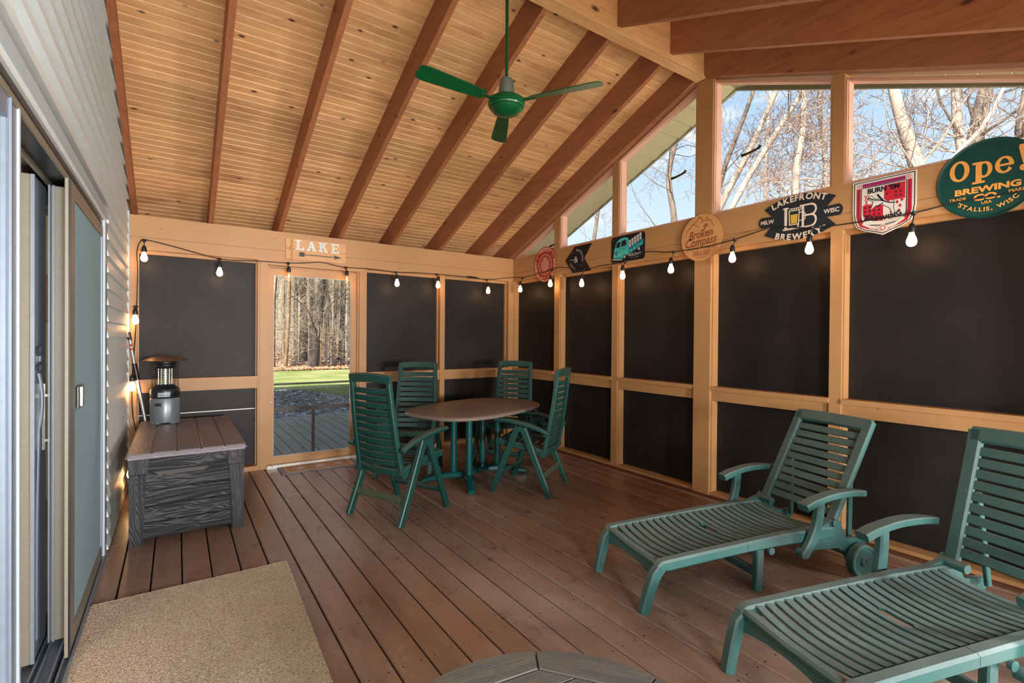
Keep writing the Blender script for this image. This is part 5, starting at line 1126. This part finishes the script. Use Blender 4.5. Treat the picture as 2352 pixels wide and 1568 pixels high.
def f(bm):
    shape(bm, [(0.005, 0.092), (0.116, 0.092), (0.116, -0.012), (0.005, -0.012)], 0.0058); shape(bm, [(-0.114, -0.014), (0.0, -0.014), (0.0, -0.134), (-0.05, -0.128), (-0.10, -0.105), (-0.112, -0.08)], 0.0058)
    for x, y in ((0.03, -0.04), (0.075, -0.03), (0.10, -0.02), (0.09, -0.055), (0.045, -0.085), (0.085, -0.085), (0.02, -0.115)): shape(bm, [(x, y + .013), (x + .009, y), (x, y - .011), (x - .009, y)], 0.0060)
    shape(bm, [(0.008, 0.028), (0.052, 0.028), (0.050, -0.002), (0.030, -0.018), (0.010, -0.002)], 0.0070)
    line(bm, [(-0.105, 0.05), (-0.085, 0.02), (-0.10, -0.01), (-0.08, -0.02)], 0.004, 0.0062); line(bm, [(-0.085, 0.05), (-0.10, 0.02), (-0.085, -0.01), (-0.10, -0.02)], 0.004, 0.0062)
    for q in (-1, 1): shape(bm, [(q * 0.02, -0.178), (q * 0.09, -0.142), (q * 0.10, -0.152), (q * 0.03, -0.192)], 0.0064)
flat('crimson_quarters', s, 'ink_crimson', f)
def f(bm):
    rr_ = random.Random(2)
    for qx, qy in [(0.02 + .024 * i, 0.084 - .024 * j) for i in range(4) for j in range(4)] + [(-0.10 + .026 * i, -0.032 - .026 * j) for i in range(4) for j in range(4)]:
        if (0.02 < qx < 0.06 and qy < 0.04) or qy > 0.05: continue
        n = 7; shape(bm, [((qx + (0.009 if k % 2 else 0.0035) * math.cos(k * PI / n + qx * 90)), (qy + (0.010 if k % 2 else 0.0035) * math.sin(k * PI / n + qx * 90))) for k in range(2 * n)], 0.0062)
    line(bm, [(-0.08, 0.028), (-0.05, 0.01), (-0.01, 0.0), (0.03, -0.022), (0.06, -0.03)], 0.007, 0.0068); line(bm, [(-0.03, 0.04), (-0.012, 0.012), (0.0, -0.006)], 0.010, 0.0069); line(bm, [(-0.03, -0.04), (-0.015, -0.025), (0.0, -0.02)], 0.006, 0.0069)
    line(bm, [(-0.085, 0.022), (-0.075, 0.042), (-0.060, 0.036), (-0.045, 0.016), (-0.01, 0.010), (0.035, 0.0), (0.06, -0.02), (0.056, -0.06), (0.068, -0.105), (0.052, -0.105), (0.036, -0.06), (0.0, -0.032), (-0.04, -0.030), (-0.075, -0.06), (-0.062, -0.03), (-0.055, 0.0), (-0.07, 0.012)], 0.003, 0.0070, True)
    for i in range(22):
        y = 0.09 - i * 0.0095
        for q in (-1, 1): shape(bm, circle(q * 0.1375, y, 0.0045, 0.0028, 5), 0.0060)
flat('black_charges', s, 'ink_navy', f)
def f(bm):
    shape(bm, [(-0.085, 0.022), (-0.075, 0.042), (-0.060, 0.036), (-0.045, 0.016), (-0.01, 0.010), (0.035, 0.0), (0.06, -0.02), (0.056, -0.06), (0.068, -0.105), (0.052, -0.105), (0.036, -0.06), (0.0, -0.032), (-0.04, -0.030), (-0.075, -0.06), (-0.062, -0.03), (-0.055, 0.0), (-0.07, 0.012)], 0.0066)
    for q in (-1, 1): shape(bm, [(q * 0.118, 0.100), (q * 0.150, 0.100), (q * 0.152, 0.136), (q * 0.116, 0.136)], 0.0070)
    shape(bm, circle(0, -0.180, 0.022, n=16), 0.0072); 
    for q in (-1, 1): shape(bm, [(q * 0.015, -0.170), (q * 0.06, -0.158), (q * 0.112, -0.128), (q * 0.116, -0.142), (q * 0.07, -0.172), (q * 0.02, -0.188)], 0.0068)
flat('white_charges', s, 'tin_white', f)
flat('crimson_details', s, 'ink_crimson', lambda bm: ([line(bm, [(q * (0.124 + i * .009), 0.104), (q * (0.124 + i * .009), 0.130)], 0.003, 0.0073) for q in (-1, 1) for i in range(3)], line(bm, circle(0, -0.180, 0.014, n=12), 0.004, 0.0075, True), line(bm, [(0.075, 0.0), (0.082, 0.03), (0.095, 0.02)], 0.004, 0.0065)))

# round green sign
s = sgn('round_green_sign', 'R', (XS, 0.772, 2.272), 'large round dark green tin sign with orange lettering at the right edge of the picture')
bm = BM(); lathe(bm, [(0.220, 0.0), (0.2225, 0.006), (0.219, 0.011), (0.211, 0.007), (0.205, 0.007), (0.001, 0.0075)], 64); finish('sign_disc', bm, 'tin_green', s, 30)
def f(bm):
    z = 0.0092
    # Ope! in fat slab-serif letters
    def ringp(cx, cy, a, b, wa, wb):
        o1 = circle(cx, cy, a, b, 32); i1 = circle(cx, cy, a - wa, b - wb, 32)
        for i in range(32):
            j = (i + 1) % 32; shape(bm, [o1[i], o1[j], i1[j], i1[i]], z)
    rp_ = lambda a, b, c, d: shape(bm, [(a, c), (b, c), (b, d), (a, d)], z)
    ringp(-0.118, 0.068, 0.044, 0.060, 0.022, 0.013)
    rp_(-0.048, -0.022, -0.016, 0.098); rp_(-0.062, -0.022, 0.088, 0.100); rp_(-0.062, -0.008, -0.022, -0.010); ringp(-0.012, 0.052, 0.034, 0.046, 0.019, 0.012)
    ringp(0.070, 0.056, 0.038, 0.047, 0.019, 0.012); rp_(0.036, 0.104, 0.050, 0.062)
    shape(bm, [(0.128, 0.148), (0.166, 0.148), (0.168, 0.132), (0.152, 0.046), (0.142, 0.046), (0.126, 0.132)], z); shape(bm, circle(0.147, 0.022, 0.018, n=18), z)
    text(bm, 'BREWING', 0.046, 0.0, -0.072, z, 0, 0.045, 1.35); text(bm, 'CO.', 0.048, 0.0, -0.118, z, 0, 0.045, 1.35)
    for x0_, x1_ in ((-0.155, -0.145),): pass
    text(bm, 'TRADE', 0.022, -0.125, -0.102, z, 0.0, 0.02, 1.1); text(bm, 'MARK', 0.024, 0.125, -0.102, z, 0.0, 0.02, 1.1); text(bm, 'USA', 0.022, 0.0, -0.142, z, 0, 0.02, 1.1)
    arc(bm, "'STALLIS, WISC", 0.031, 0, 0, 0.172, R(-90), z, 0.03, 1.1, 0.14, True); shape(bm, circle(0.155, -0.118, 0.005, n=8), z)
flat('printed_lettering', s, 'ink_orange', f)
flat('e_mouth', s, 'tin_green', lambda bm: shape(bm, [(0.086, 0.046), (0.112, 0.050), (0.112, 0.034), (0.098, 0.030)], 0.0096))
# ------------------------------------------------------------------ outside
GZ = -0.25
def ground_mat():
    g = G('leaf_litter_ground'); n = g.noise(g.world((1, 1, 1)), 5.0, 6, 0.7); n2 = g.noise(g.world((1, 1, 1)), 0.5, 3)
    v = g.n('ShaderNodeTexVoronoi', {'Vector': g.world((1, 1, 1)), 'Scale': 11.0}).outputs; c = g.n('ShaderNodeSeparateXYZ', {0: v['Color']}).outputs[0]
    col = g.mix(0.6, g.ramp(n, [(0.3, srgb(96, 74, 54)), (0.7, srgb(190, 160, 132))]), g.ramp(c, [(0, srgb(90, 66, 50)), (0.5, srgb(170, 136, 108)), (1, srgb(214, 192, 168))])); g.set(col, 0.95); g.bump(n, 0.6, 0.03)
ground_mat()
def grass_mat():
    g = G('lawn_grass'); n = g.noise(g.world((1, 1, 1)), 9.0, 6, 0.75); n2 = g.noise(g.world((1, 1, 1)), 0.55, 4)
    col = g.mix(g.ramp(n2, [(0.4, (0, 0, 0, 1)), (0.65, (1, 1, 1, 1))]), g.ramp(n, [(0.3, srgb(70, 92, 30)), (0.7, srgb(140, 156, 66))]), srgb(166, 160, 104)); g.set(col, 0.95); g.bump(n, 0.8, 0.03)
grass_mat()
plain('pale_bounce_ground', (232, 228, 220), 0.9, 0, 0.05, 8)
def ground(name, x0, x1, y0, y1, z, m, kind='structure', nx=2, ny=2, zf=None):
    bm = BM(); V_ = [[bm.verts.new((x0 + (x1 - x0) * i / nx, y0 + (y1 - y0) * j / ny, z + (zf(x0 + (x1 - x0) * i / nx, y0 + (y1 - y0) * j / ny) if zf else 0))) for j in range(ny + 1)] for i in range(nx + 1)]
    for i in range(nx):
        for j in range(ny): bm.faces.new((V_[i][j], V_[i + 1][j], V_[i + 1][j + 1], V_[i][j + 1]))
    o = finish(name, bm, m, None, 60); o['kind'] = kind; return o
hump = lambda x, y: max(0, (y - 26)) * 0.03 + 0.15 * math.sin(x * .5) * math.sin(y * .4) * (1 if y > 27 else 0)
ground('ground_forest', -70, 120, 25.5, 130, GZ + 0.01, 'leaf_litter_ground', nx=40, ny=30, zf=hump)
ground('ground_yard', 4.3, 120, -70, 25.5, GZ - 0.01, 'leaf_litter_ground')
ground('ground_rear', -70, 4.3, -70, -8, GZ - 0.01, 'leaf_litter_ground')
ground('ground_side', -70, -4.3, -8, 25.5, GZ - 0.012, 'leaf_litter_ground')
ground('lawn', -30, 14, 15.6, 25.6, GZ + 0.02, 'lawn_grass', nx=8, ny=8)
ground('patio', -1.5, 5.5, -8, -0.42, GZ + 0.05, 'pale_bounce_ground')  # unseen pale ground added to bounce sunlight into the porch
ground('ground_bed', -6, 6.5, 8.8, 15.7, GZ - 0.005, 'leaf_litter_ground')
# outside deck
dk = struct('deck_outside')
bxo('deck_fascia', (-0.8, 4.6, 8.93, 8.96, -0.25, -0.035), 'deck_grey', dk); bxo('deck_joist_bed', (-0.8, 4.6, 5.66, 8.92, -0.24, -0.09), 'stop_black', dk)
x = 0.0305 - 5 * 0.1416
for i in range(37):
    xc = x + 0.1416 * (i + .5); bm = BM(); w = 0.0665; poly(bm, [(-w, -0.025), (w, -0.025), (w, -.003), (w - .003, 0), (-w + .003, 0), (-w, -.003)], -1.645, 1.645, lambda p, q, s: (p, s, q)); finish('deck_board', bm, 'deck_grey', dk, loc=(xc, 7.30, -0.030))
# gravel bed
g = G('river_stone'); r = g.n('ShaderNodeTexVoronoi', {'Vector': g.world((1, 1, 1)), 'Scale': 9.0}).outputs['Color']; c_ = g.n('ShaderNodeSeparateXYZ', {0: r}).outputs
col = g.ramp(c_[0], [(0, srgb(40, 40, 46)), (0.35, srgb(92, 84, 76)), (0.7, srgb(124, 104, 84)), (1, srgb(160, 154, 148))]); g.set(col, 0.75)
bm = BM(); r3 = random.Random(11)
ico = [(0, 0, 1), (.894, 0, .447), (.276, .851, .447), (-.724, .526, .447), (-.724, -.526, .447), (.276, -.851, .447), (.5, .3, -.4), (-.4, .5, -.4), (-.4, -.5, -.4), (.5, -.4, -.4)]
fc = [(0, 1, 2), (0, 2, 3), (0, 3, 4), (0, 4, 5), (0, 5, 1), (1, 6, 2), (2, 6, 7), (2, 7, 3), (3, 7, 8), (3, 8, 4), (4, 8, 5), (5, 8, 9), (5, 9, 1), (1, 9, 6)]
for i in range(5200):
    y = 8.98 + 6.2 * r3.random() ** 1.15; x = 0.8 + 0.13 * (y - 9) + r3.random() * (2.2 + 0.22 * (y - 9)); s = r3.uniform(0.03, 0.075)
    if y > 13.0 and x > 2.9 + (15.2 - y) * .4: continue
    a = r3.random() * 6.28; ca, sa = math.cos(a), math.sin(a); kx, ky, kz = r3.uniform(.8, 1.4), r3.uniform(.6, 1), r3.uniform(.45, .8)
    vs = [bm.verts.new((x + s * (p[0] * kx * ca - p[1] * ky * sa), y + s * (p[0] * kx * sa + p[1] * ky * ca), GZ + s * .3 + s * p[2] * kz)) for p in ico]
    for f_ in fc: bm.faces.new([vs[q] for q in f_])
o = finish('gravel_bed', bm, 'river_stone', None, None); tag(o, 'bed of grey and brown river stones beyond the outside deck', 'gravel', kind='stuff')
bm = BM()
for i in range(9000):
    y = 13.2 + 2.6 * r3.random(); x = 2.4 + 3.2 * r3.random(); 
    if x < 2.9 + (15.2 - y) * .4: continue
    h_ = r3.uniform(.03, .07); a = r3.random() * 6.28; dx, dy = .008 * math.cos(a), .008 * math.sin(a)
    bm.faces.new([bm.verts.new((x - dx, y - dy, GZ)), bm.verts.new((x + dx, y + dy, GZ)), bm.verts.new((x + r3.uniform(-.03, .03), y + r3.uniform(-.03, .03), GZ + h_))])
o = finish('grass_patch', bm, 'lawn_grass'); tag(o, 'patch of short grass reaching into the stone bed', 'grass', kind='stuff')
bm = BM()
for i in range(26000):
    y = 24.0 + 20 * r3.random() ** 1.6; x = 2.6 + 0.10 * (y - 25) + r3.random() * (7 + 0.35 * (y - 25)); s = r3.uniform(.05, .11); a = r3.random() * 6.28; z = GZ + 0.03 + max(0, (y - 26)) * .03 + .15 * math.sin(x * .5) * math.sin(y * .4) * (1 if y > 27 else 0)
    c, sn = math.cos(a) * s, math.sin(a) * s; t = r3.uniform(-.05, .09)
    bm.faces.new([bm.verts.new((x - c, y - sn, z + .02)), bm.verts.new((x + sn * .6, y - c * .6, z + t)), bm.verts.new((x + c, y + sn, z + .03)), bm.verts.new((x - sn * .6, y + c * .6, z + .04))])
plain('leaf_brown', (190, 150, 118), 0.9, 0, 0.3, 3)
o = finish('leaf_litter', bm, 'leaf_brown'); tag(o, 'carpet of dry brown leaves under the woods beyond the lawn', 'leaves', kind='stuff')

# trees -----------------------------------------------------------
def bark(name, a, b, sc=6.0):
    g = G(name); c = g.world((1, 1, 0.22)); n = g.noise(c, sc, 5, 0.7, 0.5); n2 = g.noise(g.world((1, 1, 1)), 1.2, 3)
    col = g.ramp(n, [(0.32, srgb(*a)), (0.62, srgb(*b))]); col = g.mix(g.ramp(n2, [(0.4, (0, 0, 0, 1)), (0.7, (0.5, 0.5, 0.5, 1))]), col, srgb(*[min(255, v + 24) for v in b])); g.bump(n, 0.6, 0.02); g.set(col, 0.9)
bark('bark_pale', (100, 84, 74), (176, 158, 142)); bark('bark_grey', (66, 54, 48), (124, 108, 96)); bark('bark_dark', (30, 24, 22), (66, 54, 48)); bark('bark_tan', (96, 72, 48), (140, 108, 76)); bark('twig_pale', (112, 90, 80), (158, 134, 120), 20); bark('twig_dark', (84, 68, 62), (134, 114, 104), 20); bark('twig_wood', (140, 120, 100), (206, 188, 166), 20)
class Tree:
    """numpy accumulators of tapering tubes, one set for wood and one for twigs"""
    def __init__(s, seed): s.r = random.Random(seed); s.a = ([], [], 0); s.A = {'w': [[], [], 0], 't': [[], [], 0]}
    def tube(s, k, P, rad, n):
        acc = s.A[k]; P = np.array(P); m = len(P); T = np.gradient(P, axis=0); T /= np.linalg.norm(T, axis=1)[:, None] + 1e-9
        ref = np.array([0.3, 0.2, 1.0]) if abs(T[0][2]) < .9 else np.array([1.0, 0.2, 0.1])
        U = np.cross(T, ref); U /= np.linalg.norm(U, axis=1)[:, None] + 1e-9; Vv = np.cross(T, U)
        an = np.arange(n) * 2 * PI / n; rr_ = np.array(rad)[:, None, None]
        V_ = P[:, None, :] + rr_ * (np.cos(an)[None, :, None] * U[:, None, :] + np.sin(an)[None, :, None] * Vv[:, None, :])
        b0 = acc[2]; acc[0].append(V_.reshape(-1, 3)); i, j = np.meshgrid(np.arange(m - 1), np.arange(n), indexing='ij'); i = i.ravel(); j = j.ravel(); j2 = (j + 1) % n
        acc[1].append(np.stack([b0 + i * n + j, b0 + i * n + j2, b0 + (i + 1) * n + j2, b0 + (i + 1) * n + j], 1)); acc[2] += m * n
    def grow(s, p, d, L, r0, lvl, maxl, nb, wig=0.18, up=0.1, spread=0.8, frm=0.25):
        n = 5 + (4 if lvl == 0 else 2 if lvl == 1 else 0); P = [p]; q = np.array(p, float); d = np.array(d, float); d /= np.linalg.norm(d)
        for i in range(n):
            d = d + np.array([s.r.gauss(0, wig), s.r.gauss(0, wig), s.r.gauss(0, wig) + up * (lvl > 0)]); d /= np.linalg.norm(d); q = q + d * L / n; P.append(q.copy())
        s.branches(P, L, r0, lvl, maxl, nb, wig, up, spread, frm)
    def branches(s, P, L, r0, lvl, maxl, nb, wig, up, spread, frm):
        m = len(P); tip = max(0.003, r0 * (0.35 if lvl < 2 else 0.25)); rad = [r0 + (tip - r0) * (i / (m - 1)) for i in range(m)]
        s.tube('w' if lvl < 2 else 't', P, rad, 9 if lvl == 0 else 6 if lvl == 1 else 3)
        if lvl >= maxl: return
        for k in range(nb[min(lvl, len(nb) - 1)]):
            t = frm + (1 - frm) * s.r.random() if lvl == 0 else 0.12 + .88 * s.r.random(); f = t * (m - 1); i = min(int(f), m - 2); u = f - i
            p = (1 - u) * np.array(P[i]) + u * np.array(P[i + 1]); T = np.array(P[i + 1]) - np.array(P[i]); T /= np.linalg.norm(T) + 1e-9
            w = np.array([s.r.gauss(0, 1), s.r.gauss(0, 1), s.r.gauss(0, .6) + .2]); w -= w.dot(T) * T; w /= np.linalg.norm(w) + 1e-9
            d = T * (1 - spread * .5) + w * spread; rr_ = (r0 + (tip - r0) * t) * (s.r.uniform(.10, .26) if lvl == 0 else s.r.uniform(.3, .55))
            s.grow(p, d, L * s.r.uniform(.32, .55), max(rr_, .0036), lvl + 1, maxl, nb, wig * 1.15, up, spread, .1)
    def build(s, name, wm, tm, label, cat='tree', group=None, base=None):
        root = None
        for k, nm, mt in (('w', name, wm), ('t', 'twigs', tm)):
            acc = s.A[k]
            if not acc[0]: continue
            V_ = np.concatenate(acc[0]); F = np.concatenate(acc[1]); off = np.array(base if base is not None else V_[0])
            me = bpy.data.meshes.new(nm); V_ = V_ - off if root is None or True else V_
            me.vertices.add(len(V_)); me.vertices.foreach_set('co', V_.astype(np.float32).ravel()); nF = len(F)
            me.loops.add(nF * 4); me.loops.foreach_set('vertex_index', F.astype(np.int32).ravel()); me.polygons.add(nF); me.polygons.foreach_set('loop_start', np.arange(0, nF * 4, 4, dtype=np.int32)); me.polygons.foreach_set('loop_total', np.full(nF, 4, dtype=np.int32)); me.update(); me.validate()
            me.materials.append(MATS[mt]); me.shade_smooth(); o = bpy.data.objects.new(nm, me); COL.objects.link(o)
            if root is None: root = o; o.location = off; base = off; tag(o, label, cat, group)
            else: o.parent = root; o['kind'] = 'stuff'
        return root
def at(az, dist, el):                                        # a point seen from the porch at azimuth az (deg from +y towards +x), horizontal distance, elevation slope
    return np.array([math.sin(R(az)) * dist, math.cos(R(az)) * dist, 1.35 + el * dist])
def smoothP(P, k=4): return [np.array(v) for v in smooth_path([tuple(p) for p in P], k)]
def placed(seed, name, pts, r0, wm, tm, label, nb, maxl=3, group=None, wig=.16, spread=.8, Lf=.5):
    T = Tree(seed); P = smoothP(pts); L = sum(np.linalg.norm(P[i + 1] - P[i]) for i in range(len(P) - 1)); T.branches(P, L * Lf, r0, 0, maxl, nb, wig, .04, spread, .25)
    m = len(P); rad = [r0 * (1 - .55 * i / (m - 1)) for i in range(m)]; T.tube('w', P, rad, 10)
    return T.build(name, wm, tm, label, group=group)
gb = lambda az, d: np.array([math.sin(R(az)) * d, math.cos(R(az)) * d, GZ - .1])
# seen through the gable windows (distances 7 to 16 m)
placed(1, 'bare_tree', [gb(54, 11), at(53, 11, .1), at(52.6, 11, .235), at(52.0, 11, .32), at(53.0, 11.3, .42), at(52.2, 11.5, .55)], .085, 'bark_grey', 'twig_dark', 'thin crooked bare tree through the gable window left of the ridge post', [10, 5, 5])
placed(2, 'bare_tree', [gb(43.5, 14), at(43.5, 14, .12), at(44.0, 14, .22), at(45, 14, .34)], .08, 'bark_grey', 'twig_pale', 'wispy bare treetop low in the small gable window above the black arrow sign', [11, 5, 5])
placed(3, 'bare_tree', [gb(55.5, 9), at(56.0, 9, .15), at(57.4, 9, .30), at(58.9, 9, .38), at(60.6, 9, .47), at(61.8, 9, .60)], .055, 'bark_grey', 'twig_dark', 'leaning bare tree at the left side of the gable window right of the ridge post', [9, 5, 5])
placed(4, 'bare_tree', [gb(54.5, 8.5), at(55.6, 8.5, .14), at(57.4, 8.5, .25), at(60.2, 8.5, .35), at(63.0, 8.5, .47), at(65, 8.5, .58)], .06, 'bark_pale', 'twig_pale', 'pale tree leaning right across the middle of the gable window right of the ridge post', [8, 5, 5])
placed(5, 'bare_tree', [gb(55.5, 8), at(57.0, 8, .16), at(59.2, 8, .27), at(62.5, 8, .37), at(66.0, 8, .47), at(68, 8, .56)], .055, 'bark_pale', 'twig_pale', 'second pale leaning tree crossing low to the right behind the oval banner sign', [12, 7, 6])
placed(6, 'vine_covered_tree', [gb(64.8, 7.5), at(64.6, 7.5, .15), at(64.3, 7.5, .28), at(65.0, 7.5, .40), at(64.6, 7.5, .6)], .06, 'bark_pale', 'twig_pale', 'vine-tangled pale tree filling the right half of the gable window by the ridge post', [26, 8, 6], wig=.3, spread=1.0, Lf=.34)
placed(16, 'vine_covered_tree', [gb(66.8, 8), at(66.6, 8, .15), at(66.9, 8, .30), at(66.3, 8, .42), at(67, 8, .6)], .05, 'bark_pale', 'twig_pale', 'narrower vine-tangled tree just left of the upper window post', [22, 8, 6], wig=.3, spread=1.0, Lf=.32)
placed(7, 'bare_tree', [gb(68.6, 8), at(69.0, 8, .22), at(68.6, 8, .32), at(68.8, 8, .46), at(68.5, 8, .6)], .045, 'bark_pale', 'twig_dark', 'slender wavy tree at the left edge of the large right-hand gable window', [9, 5, 5])
placed(8, 'bare_tree', [gb(76.0, 8), at(75.0, 8, .16), at(73.9, 8, .27), at(72.9, 8, .34), at(72.0, 8, .42), at(71.2, 8, .55)], .105, 'bark_pale', 'twig_dark', 'thick pale trunk leaning left in the large right-hand gable window', [9, 5, 5], spread=.9)
placed(9, 'bare_tree', [gb(77.6, 9), at(77.2, 9, .15), at(76.9, 9, .28), at(76.4, 9, .36), at(76.3, 9, .6)], .085, 'bark_pale', 'twig_dark', 'pale upright trunk behind the top of the large green round sign', [11, 5, 5])
placed(10, 'bare_tree', [gb(77.6, 9.6), at(77.7, 9.6, .15), at(77.6, 9.6, .28), at(78.0, 9.6, .34), at(78.6, 9.6, .42), at(79.5, 9.6, .6)], .13, 'bark_grey', 'twig_dark', 'forked dark grey trunk right above the large green round sign', [8, 5, 5])
placed(11, 'bare_tree', [gb(75.0, 7.4), at(75.4, 7.4, .22), at(76.2, 7.4, .275), at(77.8, 7.4, .31), at(79.2, 7.4, .36), at(80.4, 7.4, .44)], .03, 'bark_pale', 'twig_pale', 'thin pale bough slanting up to the right across the two trunks', [8, 5, 4])
placed(12, 'bare_tree', [gb(80.6, 9), at(80.6, 9, .24), at(80.3, 9, .30), at(80.7, 9, .38), at(80.6, 9, .6)], .07, 'bark_grey', 'twig_dark', 'grey tree at the extreme right edge of the picture', [10, 5, 5])
placed(13, 'bare_tree', [gb(62, 13), at(62, 13, .14), at(61.6, 13, .28), at(62, 13, .45)], .06, 'bark_pale', 'twig_pale', 'slim background tree behind the leaning trees in the gable window', [16, 7, 5], wig=.25)
# woods seen through the screen door
wood_specs = [(9.6, 27, .10, 'bark_tan', 'tan forked tree at the left side of the door view', .03), (11.2, 28.5, .40, 'bark_dark', 'thickest dark trunk left of centre in the door view', .0), (11.9, 31, .20, 'bark_dark', 'dark trunk touching the thickest one in the door view', .02), (12.35, 26.6, .26, 'bark_dark', 'tall dark leaning trunk in the middle of the door view', .06), (14.3, 28, .16, 'bark_grey', 'pale-streaked crooked trunk right of centre in the door view', -.05), (15.0, 30, .13, 'bark_dark', 'dark sinuous trunk at the right of the door view', .03)]
for i, (az, d_, r_, m_, lab, lean) in enumerate(wood_specs):
    T = Tree(40 + i); b = gb(az, d_); b[2] = GZ + max(0, b[1] - 26) * .03 - .1; P = smoothP([b, b + np.array([lean * 3 + .05, 0, 2.4]), b + np.array([lean * 9 - .05, 0, 5.6]), b + np.array([lean * 14, 0.2, 9.5]), b + np.array([lean * 22, 0.2, 14])])
    T.branches(P, 7.5, r_ * .98, 0, 3, [8, 5, 4], .2, .05, .8, .12); T.build('woodland_tree', m_, 'twig_wood', lab)
protos = []
for i in range(7):
    T = Tree(60 + i); r_ = T.r; Hh = r_.uniform(12, 17); l = r_.uniform(-.05, .05); P = smoothP([np.array([0, 0, -.2]), np.array([l * 4, 0, 3.0]), np.array([l * 8 + r_.uniform(-.3, .3), 0, 7]), np.array([l * 14, .2, Hh])])
    T.branches(P, 6.5, r_.uniform(.035, .09), 0, 3, [16, 6, 4], .24, .03, .9, .06)
    protos.append(T.build('woodland_tree', ('bark_grey', 'bark_dark', 'bark_pale', 'bark_tan')[i % 4], ('twig_wood', 'twig_wood', 'twig_dark')[i % 3], 'slim bare woodland tree beyond the lawn, seen through the screen door', group='slim woodland trees beyond the lawn', base=np.array([0, 0, 0])))
r5 = random.Random(21); used = set()
for i in range(92):
    d_ = 26.5 + 34 * r5.random() ** 1.3; az = r5.uniform(7.6, 17.6) if i < 74 else r5.uniform(-2, 30); b = gb(az, d_); b[2] = GZ + max(0, b[1] - 26) * .03
    k_ = i % 7; src = protos[k_]
    if k_ not in used: used.add(k_); o = src
    else: 
        o = src.copy(); COL.objects.link(o)
        for c_ in src.children: q = c_.copy(); COL.objects.link(q); q.parent = o
    o.location = b; s_ = r5.uniform(.7, 1.25); o.scale = (s_, s_, s_); o.rotation_euler = (0, 0, r5.random() * 6.28)
# undergrowth and far woodland
T = Tree(99)
for i in range(750):
    d_ = 33 + 20 * T.r.random(); az = T.r.uniform(7.5, 17.5); b = gb(az, d_); b[2] = GZ + max(0, b[1] - 26) * .03
    Lh_ = T.r.uniform(.8, 4.0); d = np.array([T.r.gauss(0, .3), T.r.gauss(0, .3), 1]); T.grow(b, d, Lh_, T.r.uniform(.006, .014), 2, 3, [0, 0, 4], .18, .0, .8)
brush = T.build('brush', 'twig_wood', 'twig_wood', 'thicket of pale saplings and brush under the woodland trees', 'undergrowth'); brush['kind'] = 'stuff'
g = G('far_wood'); n = g.noise(g.world((1, 1, .16)), 2.2, 6, .75, .3); n2 = g.noise(g.world((1, 1, 1)), 1.3, 5, .8); g.set(g.mix(g.ramp(n, [(.42, (0, 0, 0, 1)), (.56, (1, 1, 1, 1))]), srgb(160, 144, 126), g.ramp(n2, [(.35, srgb(200, 188, 160)), (.5, srgb(206, 210, 160)), (.7, srgb(240, 234, 222))])), 1.0)
fw_ = BM(); r6 = random.Random(5)
for i in range(520):
    az = r6.uniform(2, 24) if i < 420 else r6.uniform(-10, 60); d_ = r6.uniform(62, 95); b = gb(az, d_); h_ = r6.uniform(9, 16); w = r6.uniform(1.2, 2.6)
    lathe(fw_, [(w * .5, 0), (w, h_ * .3), (w * .9, h_ * .7), (w * .3, h_ + r6.uniform(0, 1))], 7, (b[0], b[1], .3))
o = finish('distant_woods', fw_, 'far_wood', None, 60); tag(o, 'hazy wall of distant woodland far behind the trunks in the door view', 'woods', kind='stuff')
# fallen logs
for i, (x, y, L_, a, lab) in enumerate(((6.3, 27.2, 3.0, .2, 'pale fallen log on the leaves at the edge of the woods'), (7.6, 29.0, 2.6, -.3, 'second fallen log farther back among the trunks'))):
    bm = BM(); tube(bm, [(-L_ / 2, 0, 0), (0, .1, .05), (L_ / 2, 0, .02)], [.11, .1, .07], 8); o = finish('fallen_log', bm, 'bark_pale', None, 50, loc=(x, y, GZ + .16 + max(0, y - 26) * .03)); o.rotation_euler = (0, 0, a); tag(o, lab, 'log')
# leaf on the outside deck
leafm('fallen_leaf', (1.50, 6.62, -0.029), 0.9, 0.05, 'reddish curled leaf on the mossy outside deck', 'leaf_brown')
plain('stone_grey', (126, 124, 118), 0.9, 0, .2, 12)
for i in range(12):
    bm = BM(); x = 0.7 + i * .30; n = 7; pts = [(.15 * (1 + .18 * math.sin(i * 3 + k * 2.1)) * math.cos(2 * PI * k / n), .12 * (1 + .15 * math.cos(i + k * 1.7)) * math.sin(2 * PI * k / n)) for k in range(n)]
    poly(bm, pts, 0, .20, None, .01); o = finish('edging_stone', bm, 'stone_grey', None, None, loc=(x, 9.10 + .05 * math.sin(i * 2), GZ)); tag(o, 'flat grey edging stone along the end of the outside deck', 'stone', 'edging stones at the end of the deck')
